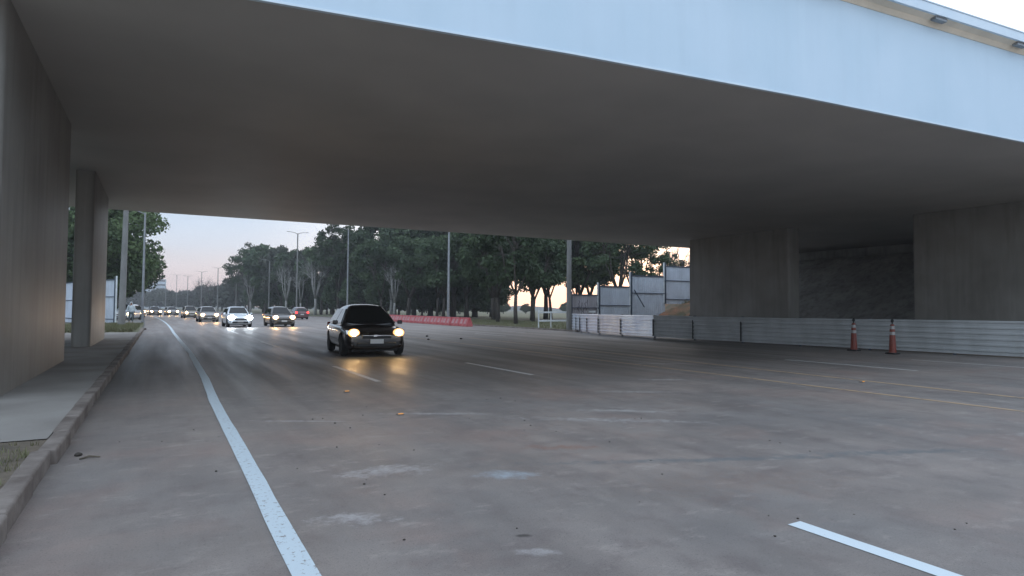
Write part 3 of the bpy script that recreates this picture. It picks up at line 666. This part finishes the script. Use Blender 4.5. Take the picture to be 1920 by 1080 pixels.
make_car('car', 'plum car driving away with a red tail light showing', 'car', (15.5, 82, 0), R(182), P_plum, 4.0, 1.75, 1.58, reverse=True)
make_car('car', 'silver hatchback with two wide amber headlights in the middle of the distant cluster', 'car', (4.15, 68.4, 0), R(3), P_silver, 4.0, 1.75, 1.54, power=110, ls=1.3)
make_car('car', 'dark beige car behind the silver hatchback, left of the distant cluster', 'car', (3.5, 92, 0), R(5), P_beige, 4.2, 1.78, 1.6, power=110, ls=1.3, style='sedan')
make_car('car', 'far oncoming dark car second from the left of the farthest row of lights', 'car', (-.75, 117.5, 0), R(8), P_grey, 4.0, 1.75, 1.5, power=110, ls=1.3, style='sedan')
make_car('car', 'far oncoming pale car at the right end of the farthest row of lights', 'car', (1.75, 119, 0), R(8), P_silver, 4.0, 1.75, 1.5, power=110, ls=1.3)
make_car('car', 'far oncoming car at the left end of the farthest row of lights', 'car', (-3.2, 128, 0), R(9), P_beige, 4.0, 1.75, 1.5, power=110, ls=1.3)
make_car('car', 'white off road car with headlights on behind the person on the verge', 'car', (-3.0, 79.5, 0), R(-14), P_white, 4.3, 1.85, 1.75, belt=1.02, power=20, style='suv')
make_car('car', 'dark plum car waiting beside the lamp post at the side street mouth', 'car', (-2.6, 97, 0), R(-2), P_plum, 4.1, 1.75, 1.5, power=15, style='sedan')

# ------------------------------------------------------------------ person
def skin_mesh(name, verts, edges, rad, m, parent, sub=2):
    me = bpy.data.meshes.new(name); me.from_pydata(verts, edges, []); o = bpy.data.objects.new(name, me); COL.objects.link(o)
    md = o.modifiers.new('k', 'SKIN'); md.use_smooth_shade = True
    for v, r in zip(me.skin_vertices[0].data, rad): v.radius = (r, r*.85) if not isinstance(r, tuple) else r
    me.skin_vertices[0].data[0].use_root = True
    s2 = o.modifiers.new('s', 'SUBSURF'); s2.levels = sub; s2.render_levels = sub
    bpy.context.view_layer.update(); dg = bpy.context.evaluated_depsgraph_get(); m2 = bpy.data.meshes.new_from_object(o.evaluated_get(dg))
    o.modifiers.clear(); o.data = m2; m2.materials.clear(); m2.materials.append(m); m2.shade_smooth(); o.parent = parent; return o
PE = empty('person', (-2.02, 59.3, .12), 'person in a loose white top and grey trousers standing on the left grass verge', 'person')
V = [(0, 0, .94), (0, .0, 1.12), (0, .01, 1.32), (0, .0, 1.44), (0, -.01, 1.52), (0, -.015, 1.60), (0, -.01, 1.70),
     (.19, 0, 1.40), (.25, .02, 1.14), (.24, -.05, .90), (.235, -.08, .80), (-.19, 0, 1.40), (-.26, .02, 1.14), (-.27, -.03, .90), (-.27, -.06, .80),
     (.10, 0, .86), (.11, -.02, .49), (.12, .03, .08), (.12, -.12, .035), (-.10, 0, .86), (-.10, .03, .49), (-.11, .08, .08), (-.11, -.07, .035)]
Ed = [(0, 1), (1, 2), (2, 3), (3, 4), (4, 5), (5, 6), (3, 7), (7, 8), (8, 9), (9, 10), (3, 11), (11, 12), (12, 13), (13, 14), (0, 15), (15, 16), (16, 17), (17, 18), (0, 19), (19, 20), (20, 21), (21, 22)]
Rd = [.15, .13, .15, .10, .055, .085, .07, .06, .045, .035, .03, .06, .045, .035, .03, .085, .06, .04, .035, .085, .06, .04, .035]
skin_mesh('body', V, Ed, Rd, M['skin'], PE)
skin_mesh('shirt', [(0, 0, .86), (0, 0, 1.02), (0, 0, 1.2), (0, .01, 1.34), (0, 0, 1.45), (.19, 0, 1.40), (.26, .02, 1.12), (.25, -.05, .92), (-.19, 0, 1.40), (-.27, .02, 1.12), (-.275, -.03, .92)],
          [(0, 1), (1, 2), (2, 3), (3, 4), (3, 5), (5, 6), (6, 7), (3, 8), (8, 9), (9, 10)], [.22, .20, .19, .185, .09, .085, .08, .065, .085, .08, .065], M['shirt'], PE)
skin_mesh('trousers', [(0, 0, .92), (.10, 0, .84), (.11, -.02, .49), (.12, .03, .10), (-.10, 0, .84), (-.10, .03, .49), (-.11, .08, .10)], [(0, 1), (1, 2), (2, 3), (0, 4), (4, 5), (5, 6)], [.17, .115, .085, .07, .115, .085, .07], M['trousers'], PE)
skin_mesh('hood', [(0, .02, 1.46), (0, .03, 1.58), (0, .01, 1.69), (0, .0, 1.735)], [(0, 1), (1, 2), (2, 3)], [.10, .115, .10, .05], M['shirt'], PE)
for sx in (-1, 1):
    q = MB()
    q.box((sx*.245-(.02 if sx < 0 else 0), -.075, .775), (.035, .07, .08))
    for k in range(4): q.tube([(sx*.245-(.02 if sx < 0 else 0), -.105+k*.02, .745), (sx*.240-(.02 if sx < 0 else 0), -.108+k*.02, .69+abs(k-1.3)*.008), (sx*.23-(.02 if sx < 0 else 0), -.11+k*.02, .665+abs(k-1.3)*.01)], [.0095, .009, .007], 6)
    q.tube([(sx*.24-(.02 if sx < 0 else 0), -.11, .80), (sx*.235-(.02 if sx < 0 else 0), -.135, .765), (sx*.232-(.02 if sx < 0 else 0), -.14, .735)], [.011, .010, .008], 6)
    q.build('hand', M['skin'], PE, smooth=True)
PE.rotation_euler = (0, 0, R(8))

# ------------------------------------------------------------------ trees
def leaves_mesh(name, centers, radii, n, size, rng, flat=.75):
    C_ = np.array(centers); Rr = np.array(radii); vol = Rr**2; idx = rng.choice(len(C_), n, p=vol/vol.sum())
    d = rng.normal(size=(n, 3)); d /= np.linalg.norm(d, axis=1)[:, None]
    rr = rng.random(n)**.45; p = C_[idx]+d*(rr*Rr[idx])[:, None]*np.array([1, 1, flat])
    nrm = rng.normal(size=(n, 3))+d*.7+np.array([0, 0, .4]); nrm /= np.linalg.norm(nrm, axis=1)[:, None]
    a = np.cross(nrm, rng.normal(size=(n, 3))); a /= np.linalg.norm(a, axis=1)[:, None]; b_ = np.cross(nrm, a)
    s_ = size*(.55+.9*rng.random(n))[:, None]
    k1 = (.35+.5*rng.random(n))[:, None]
    v = np.stack([p-a*s_, p-b_*s_*k1+nrm*s_*.15, p+a*s_, p+b_*s_*k1+nrm*s_*.15], 1).reshape(-1, 3)
    f = np.arange(4*n).reshape(n, 4)
    me = bpy.data.meshes.new(name); me.vertices.add(4*n); me.vertices.foreach_set('co', v.ravel().astype(np.float32))
    me.loops.add(4*n); me.loops.foreach_set('vertex_index', f.ravel().astype(np.int32)); me.polygons.add(n)
    me.polygons.foreach_set('loop_start', (np.arange(n)*4).astype(np.int32)); me.polygons.foreach_set('loop_total', np.full(n, 4, np.int32))
    me.update(); me.validate(); return me
def tree_proto(seed, h, rad, base, nblob, nleaf, size, trunk_r, leafm, barkm='bark', blob=(.20, .36), forks=4, lean=0, top_bias=0, split=.35, side=1):
    rng = np.random.default_rng(seed)
    ch = h-base; cx = rng.uniform(-.4, .4); C_ = []; Rr = []
    for i in range(nblob):
        while 1:
            d = rng.uniform(-1, 1, 3)
            if np.linalg.norm(d) < 1: break
        if np.linalg.norm(d) > 0: d = d/np.linalg.norm(d)*np.linalg.norm(d)**.6
        zz = d[2]*.5+.5; w = 1-.35*max(0, zz-.5)*2*.6
        C_.append((d[0]*rad*.78*w+lean, d[1]*rad*.78*w*side, base+ch*(.10+.80*zz))); Rr.append(rad*rng.uniform(*blob))
    me = leaves_mesh('crown', C_, Rr, nleaf, size, rng) if nleaf else None
    q = MB(); split_z = base*split+h*.12
    q.tube([(0, 0, -.1), (rng.uniform(-.1, .1), rng.uniform(-.1, .1), split_z*.5), (lean*.2, 0, split_z)], [trunk_r*1.25, trunk_r, trunk_r*.85], 9)
    mains = []
    for k in range(forks):
        a = 2*math.pi*k/forks+rng.uniform(-.4, .4); r = rad*rng.uniform(.18, .4); zt = base+ch*rng.uniform(.35, .6)
        p1 = Vector((lean*.2, 0, split_z*.97)); p3 = Vector((math.cos(a)*r+lean, math.sin(a)*r, zt)); p2 = (p1+p3)/2+Vector((math.cos(a)*r*.25, math.sin(a)*r*.25, 0))
        q.tube([p1, p2, p3], [trunk_r*.6, trunk_r*.45, trunk_r*.28], 7); mains.append((p2, p3))
    for i, c in enumerate(C_):
        c = Vector(c); p2, p3 = min(mains, key=lambda m: (m[1]-c).length); t = rng.uniform(.3, 1); s0 = p2.lerp(p3, t); m_ = s0.lerp(c, .5)+Vector(rng.uniform(-.3, .3, 3))
        q.tube([s0, m_, c], [trunk_r*.24, trunk_r*.15, trunk_r*.06], 5, cap=False)
        if nleaf == 0 or nleaf < 3500:
            for _ in range(5 if nleaf else 9):
                e_ = c+Vector(rng.normal(size=3))*rad*.22+Vector((0, 0, rad*.08)); q.tube([m_, (m_+e_)/2+Vector(rng.uniform(-.12, .12, 3)), e_], [trunk_r*.09, trunk_r*.06, trunk_r*.03], 4, cap=False)
    bmesh.ops.recalc_face_normals(q.bm, faces=q.bm.faces); tm = bpy.data.meshes.new('trunk'); q.bm.to_mesh(tm); q.bm.free(); tm.materials.append(M[barkm]); tm.shade_smooth()
    if me: me.materials.append(M[leafm])
    return (tm, me)
PT = {
 'big': tree_proto(1, 15, 7.4, 2.2, 70, 26000, .20, .35, 'leaf_bright', blob=(.16, .30)),
 'big2': tree_proto(12, 14, 6.8, 1.8, 60, 20000, .21, .32, 'leaf', blob=(.18, .3)),
 'dense': tree_proto(2, 21, 8, 5, 64, 17000, .30, .4, 'leaf', blob=(.16, .30)),
 'dense2': tree_proto(3, 20, 7.5, 4.4, 58, 15000, .30, .38, 'leaf', blob=(.16, .32), forks=5),
 'dense3': tree_proto(4, 22, 8.5, 5.5, 66, 16000, .32, .42, 'leaf_bright', blob=(.14, .28), forks=3),
 'under': tree_proto(5, 10, 5, .6, 36, 8000, .28, .25, 'leaf', blob=(.22, .4)),
 'airy': tree_proto(6, 19, 5.5, 5.5, 34, 3400, .26, .25, 'leaf', blob=(.12, .22)),
 'airy2': tree_proto(7, 18, 6.5, 4.5, 44, 5200, .22, .28, 'leaf', blob=(.12, .22), forks=5),
 'mid': tree_proto(8, 17, 6, 3.5, 40, 8000, .34, .28, 'leaf', blob=(.2, .34)),
 'mid2': tree_proto(9, 16.5, 5.5, 3, 36, 7000, .36, .28, 'leaf_far', blob=(.2, .36)),
 'far': tree_proto(10, 11, 6.5, .8, 26, 2600, .6, .3, 'leaf_far', blob=(.25, .42)),
 'slim': tree_proto(11, 13, 5.0, 3.9, 30, 6500, .20, .20, 'leaf', blob=(.16, .28), lean=1.0),
 'pale': tree_proto(13, 12.5, 4.4, 7.0, 18, 0, .2, .30, 'leaf', 'pale_bark', forks=5, split=.3),
 'pale2': tree_proto(14, 11.5, 3.2, 6.5, 14, 0, .2, .26, 'leaf', 'pale_bark', forks=4, split=.25),
 'bare': tree_proto(15, 14, 5.0, 5, 24, 0, .2, .22, 'leaf', 'bark', forks=5),
 'shrub': tree_proto(16, 3.0, 1.8, .2, 16, 1700, .16, .06, 'leaf', blob=(.25, .45)),
}
trn = random.Random(21)
def tree(kind, x, y, lab, s=1.0, group=None, rz=None, name=None, cat='tree', sz=None):
    tm, cm = PT[kind]; e = empty(name or ('bare_tree' if kind in ('bare', 'pale', 'pale2') else 'tree' if kind != 'shrub' else 'shrub'), (x, y, 0), lab, cat, group, trn.uniform(0, 6.28) if rz is None else rz)
    e.scale = (s, s, sz or s)
    for nm, me in (('trunk', tm), ('crown', cm)):
        if me: o = bpy.data.objects.new(nm, me); COL.objects.link(o); o.parent = e
    return e
# left of the road
GL = 'trees left of the road'
tree('big', -4.9, 85, 'huge round leafy tree overhanging the left roadside above the person', 1.1, GL, .6)
tree('big2', -5.9, 104, 'leafy tree just behind the huge roadside tree, low over the left kerb', .95, GL)
tree('big2', -17, 80, 'broad leafy tree seen between the two left piers', 1.15, GL)
tree('big', -14.5, 104, 'leafy tree behind the pale hoarding on the left', 1.0, GL)
tree('big2', -22, 104, 'broad tree at the far left behind the hoarding', 1.2, GL)
tree('mid', -7.5, 150, 'distant tree at the lower left roadside beyond the big one', .75, GL)
# the wood on the right, far to near
GF = 'low trees in the haze where the road bends'
for x, y, s in [(0.2, 380, 1), (6.3, 343, .85), (10.9, 375, .95), (14, 340, .88), (17.6, 318, .9), (19.9, 293, .95), (22, 275, 1.0), (3, 413, 1.1), (12.1, 397, 1), (20.8, 347, 1.15), (24, 322, 1.15), (26.6, 298, 1.2), (-10, 420, 1), (-20, 440, 1.1), (-34, 430, 1.1), (-5, 400, .9), (30, 268, 1.3), (25, 250, 1.1)]:
    tree('far', x, y, 'low hazy tree in the belt closing off the end of the road', s, GF)
tree('bare', 15.2, 285, 'thin leafless tree against the sky above the distant belt, left one', 1.05)
tree('bare', 17.4, 267, 'leafless twiggy tree against the sky, right beside the first leafy crown', 1.0)
GW = 'trees of the wood beyond the road'
for k, x, y, s, lab in [
 ('airy', 21.2, 214, .90, 'sparse tree with separate leaf tufts at the left end of the wood'), ('airy2', 20.9, 178, 1.12, 'sparse topped tree right of the separate leaf tufts'),
 ('mid', 24.2, 172, 1.16, 'tree with a tall ragged top at the left shoulder of the wood'), ('mid2', 27, 166, 1.12, 'rounded grey green tree above the white car'),
 ('mid', 28.2, 157, 1.0, 'rounded tree above the gap between the white and amber lit cars'), ('mid2', 30, 149, 1.0, 'rounded tree above the amber lit car'),
 ('mid', 31.5, 141, 1.02, 'rounded tree above the tail light car'), ('mid2', 33, 136, 1.0, 'dark tree behind the pale forked trunk'),
 ('airy', 31.2, 125, 1.10, 'tall airy tree with sky showing through its top, left of the bridge edge'), ('airy2', 33.5, 126.5, 1.10, 'airy tree reaching the bridge edge above the black car'),
 ('dense', 38, 118, 1.0, 'dense dark tree above the black car roof'), ('dense2', 41, 108, 1.05, 'dense dark tree right of the lamp post'), ('dense3', 46, 112, 1.0, 'dense tree behind the middle of the red barriers'),
 ('dense', 45, 99, .98, 'dense dark tree left of the second lamp post'), ('dense2', 52, 105, 1.05, 'dense dark tree right of the second lamp post'),
 ('dense3', 42.5, 79, .82, 'fresh green broad crown beside the right lamp post'), ('dense2', 44, 71, .80, 'broad green crown in the middle of the right wood'), ('dense', 52, 80, .85, 'dark crown behind the slim trunks'),
 ('dense3', 53, 72.5, .78, 'dark green crown left of the concrete pole'), ('dense', 62, 82, .85, 'dark crown right behind the concrete pole'), ('airy2', 51.5, 62, .95, 'open crown behind the graffiti hoarding panel'),
 ('airy2', 57, 65, .86, 'open crown with sky gaps above the second hoarding panel'), ('airy2', 64, 66, .60, 'sparse crown behind the third hoarding panel'), ('airy2', 70, 69, .52, 'low sparse crown behind the highest hoarding panel'),
 ('bare', 62, 61.5, .85, 'leafless fan of dark branches above the highest hoarding panel'), ('airy', 67, 63, .5, 'small sparse tree beside the right pier')]:
    tree(k, x, y, lab, s, GW, cat='tree')
GU = 'low understorey trees along the wood edge'
for x, y, s in [(29, 152, .8), (31, 158, .95), (34, 146, .95), (37, 138, .95), (38, 129, .9), (43, 122, .95), (48, 118, .9), (36, 150, 1.1), (52, 116, 1), (28.5, 172, 1), (26, 190, 1.05), (45, 130, 1.2), (56, 112, 1.0), (28, 205, 1.15), (37, 112, .85), (41, 104, .8), (46, 106, .9), (50, 100, .9), (35, 122, .9), (33, 130, .8), (55, 104, .9)]:
    tree('under', x, y, 'low dark tree filling the foot of the wood beyond the road', s, GU)
tree('slim', 31.2, 53.5, 'slim dark tree on the lawn, nearest the road', .95, None, 1.2, sz=1.0)
tree('slim', 33.2, 61, 'slim dark tree on the lawn left of the nearest one', .95, None, 3.0)
tree('slim', 38, 61.2, 'leaning slim tree on the lawn behind the white rails', .9, None, .0)
random.seed(9)
for px, Z, s in [(470, 230, 1.0), (500, 215, .9), (525, 230, 1.0), (550, 205, .9), (575, 220, 1.0), (600, 205, .9), (625, 220, 1.0), (650, 200, .9), (680, 215, 1), (710, 200, .9), (740, 215, 1), (770, 200, .9), (800, 210, .9), (830, 200, .8), (860, 205, .75)]:
    q_ = (px-960)/1150; tree('under', (.867*q_+.498)*Z, (.867-.498*q_)*Z, 'low dark tree filling the foot of the wood beyond the road', s, GU)
GB = 'low bushes closing the far edge of the lawn'
for x, y, s in [(80, 176, .55), (86, 181, .5), (92, 176, .6), (99, 178, .5), (104, 172, .42), (74, 165, .6), (112, 160, .5), (118, 152, .6), (70, 150, .6), (90, 165, .45), (125, 148, .7), (60, 140, .7)]:
    tree('under', x, y, 'low bushy tree closing the far edge of the lawn', s, GB, sz=s*.8)
GS = 'slender trunks standing between lawn and wood'
for x, y, s in [(38, 90, 1.1), (36.5, 84, 1.05), (40.5, 84, 1.1), (43, 90, 1.2), (35, 95, 1.1), (39, 73, 1.0), (47, 86, 1.15), (49, 74, 1.05), (55, 76, 1.1), (37.5, 101, 1.1), (33.6, 104, 1.1)]:
    tree('slim', x, y, 'slender dark trunked tree among the row between lawn and wood', s, GS)
tree('pale', 28.6, 133.5, 'pale leafless forked tree standing out against the wood', .95, None, .4)
tree('pale2', 24.8, 145.8, 'pale leafless tree with upright stems behind the amber lit car', 1.0, None, .9)
tree('pale2', 26.8, 139.8, 'thin pale leafless trunk above the tail light car', .85, None, 2.2)
tree('pale2', 20.6, 173.5, 'faint pale leafless trunk above the white car', 1.0, None, 1.2)
for x, y, s in [(36, 106, 1), (34.5, 100, .8)]: tree('pale2', x, y, 'pale thin trunk at the foot of the wood behind the black car', s, 'pale trunks behind the black car')
for x, y, s in [(-5.5, 84, .9), (-8.5, 82, 1.1), (-11.5, 77, 1.1), (-16, 72, 1.2)]: tree('shrub', x, y, 'leafy bush along the foot of the left trees', s, 'bushes on the left', cat='bush')
# far pale buildings and hills
def slab_building(x, y, w, d, h, lab):
    e = empty('tower_block', (x, y, 0), lab, 'building'); q = MB(); q.box((0, 0, h/2), (w, d, h)); q.build('wall', M['far_wall'], e)
    for k in range(int(h/4)):
        q = MB(); q.box((0, -d/2-.05, 3+k*4), (w*.85, .1, 1.4)); q.build('window', M['glass'], e)
    q = MB(); q.box((0, 0, h+.3), (w+.6, d+.6, .6)); q.build('roof', M['far_wall'], e)
slab_building(.8, 700, 8.5, 11, 28, 'pale distant block just right of the big left tree')
slab_building(-9, 690, 11, 11, 24, 'lower pale distant block half hidden by the left tree')
def hills(pts, y, name):
    q = MB(); rows = []
    for j in range(6):
        t = j/5; rows.append([(x*(1+t*.3), y_*(1+t*.3), h*math.sin(math.pi*min(1, t+.0))*1.0) for x, y_, h in pts])
    q.grid(rows); return tag(q.build(name, M['hill'], smooth=True), kind='structure')
hp_ = []; random.seed(14)
for k in range(60):
    a = R(-34+k*1.9); hp_.append((math.sin(a)*780, math.cos(a)*780, 8.5+4.5*math.sin(k*.5)+3*math.sin(k*1.3+1)))
hills(hp_, 0, 'hills')

# ------------------------------------------------------------------ small things on the road
def stone(x, y, z, r, m, lab, name='stone', cat='stone', fl=.6, group=None):
    q = MB(); bmesh.ops.create_icosphere(q.bm, subdivisions=2, radius=r)
    for v in q.bm.verts: v.co = Vector((v.co.x*random.uniform(.8, 1.25), v.co.y*random.uniform(.8, 1.2), v.co.z*fl*random.uniform(.8, 1.1)))
    o = q.build(name, m, smooth=True); o.location = (x, y, z+r*fl*.7); return tag(o, lab, cat, group)
random.seed(31)
ST = empty('road_stud', (2.88, 8.06, .004), 'small amber reflective road stud glowing in front of the black car', 'road stud')
q = MB(); q.prism([(-.045, -.04, 0), (.045, -.04, 0), (.045, .04, 0), (-.045, .04, 0)], (0, 0, .012)); q.build('base', M['kerb'], ST)
q = MB(); q.box((0, -.03, .017), (.07, .012, .012)); q.build('reflector', M['amber'], ST)
for (x, y, l) in ((2.84, 10.67, 'small amber road stud under the reflection of the black car'), (12.55, 7.39, 'small road stud between the two yellow lines')):
    c = copy_tree(ST); c.location = (x, y, .004); c['label'] = l
stone(-.65, 7.29, 0, .035, M['bark'], 'dark pebble in the gutter beside the fallen twig')
stone(12.13, 30.0, 0, .07, M['bark'], 'dark lump on the far lane, farthest of three')
stone(10.95, 26.9, 0, .06, M['bark'], 'dark lump on the far lane, left of the nearer pair')
stone(12.58, 26.8, 0, .065, M['bark'], 'dark lump on the far lane, right of the nearer pair')
stone(-1.42, 7.75, .12, .06, M['red_soil'], 'reddish lump on the bare soil at the left edge')
q = MB(); q.tube([(-.62, 7.08, .012), (-.55, 7.13, .02), (-.46, 7.10, .012)], [.008, .012, .006], 6); tag(q.build('twig', M['soil'], smooth=True), 'small fallen twig in the left gutter', 'twig')
GP = 'grit scattered on the carriageway'
for i in range(60):
    x = random.uniform(-.7, 6); y = random.uniform(1.8, 9)
    stone(x, y, 0, random.uniform(.004, .011), M['bark'] if random.random() < .7 else M['kerb'], 'tiny grit stone lying on the near carriageway', 'pebble', 'pebble', .6, GP)
# grass tufts
def tufts(name, pts, n, h, w, lab_kind='stuff'):
    rng = np.random.default_rng(5); V_ = []; F_ = []
    for (x, y, z) in pts:
        for k in range(n):
            a = rng.uniform(0, 6.28); dx, dy = math.cos(a), math.sin(a); hh = h*rng.uniform(.5, 1.2); le = rng.uniform(.1, .6)*hh; ox, oy = rng.normal(0, .02+w*1.5, 2)
            i = len(V_); V_ += [(x+ox-dy*w, y+oy+dx*w, z), (x+ox+dy*w, y+oy-dx*w, z), (x+ox+dx*le, y+oy+dy*le, z+hh)]; F_.append((i, i+1, i+2))
    me = bpy.data.meshes.new(name); me.from_pydata(V_, [], F_); me.materials.append(M['blade']); o = bpy.data.objects.new(name, me); COL.objects.link(o)
    return tag(o, 'short dry grass tufts', 'grass', kind='stuff')
random.seed(6)
tufts('grass', [(random.uniform(-3.5, -1.0), random.uniform(3, 7.6), .10) for _ in range(700)], 8, .075, .006)
tufts('grass', [(random.uniform(-6, -1.1)+curve(50), random.uniform(37.4, 58), .11) for _ in range(2600)], 4, .13, .014)
tufts('grass', [(x_, y_, max(-.05, emb_h(x_, y_))) for x_, y_ in [(random.uniform(31, 44), random.uniform(33, 38)) for _ in range(900)]], 4, .22, .02)
tufts('grass', [(random.uniform(24.4, 40)+0, random.uniform(37, 75), -.03) for _ in range(6000)], 3, .16, .02)

# ------------------------------------------------------------------ evening haze
HZ = MB(); HZ.box((50, 500, 22), (2100, 1260, 48)); hz_ = HZ.build('haze', bpy.data.materials.new('haze')); tag(hz_, 'thin evening haze over the road', 'haze', kind='stuff')
hm = hz_.data.materials[0]; hm.use_nodes = True; hn = hm.node_tree; hn.nodes.clear()
ho = hn.nodes.new('ShaderNodeOutputMaterial'); pv = hn.nodes.new('ShaderNodeVolumePrincipled'); pv.inputs['Density'].default_value = .0007
pv.inputs['Color'].default_value = (.86, .88, .92, 1); hn.links.new(pv.outputs[0], ho.inputs['Volume'])
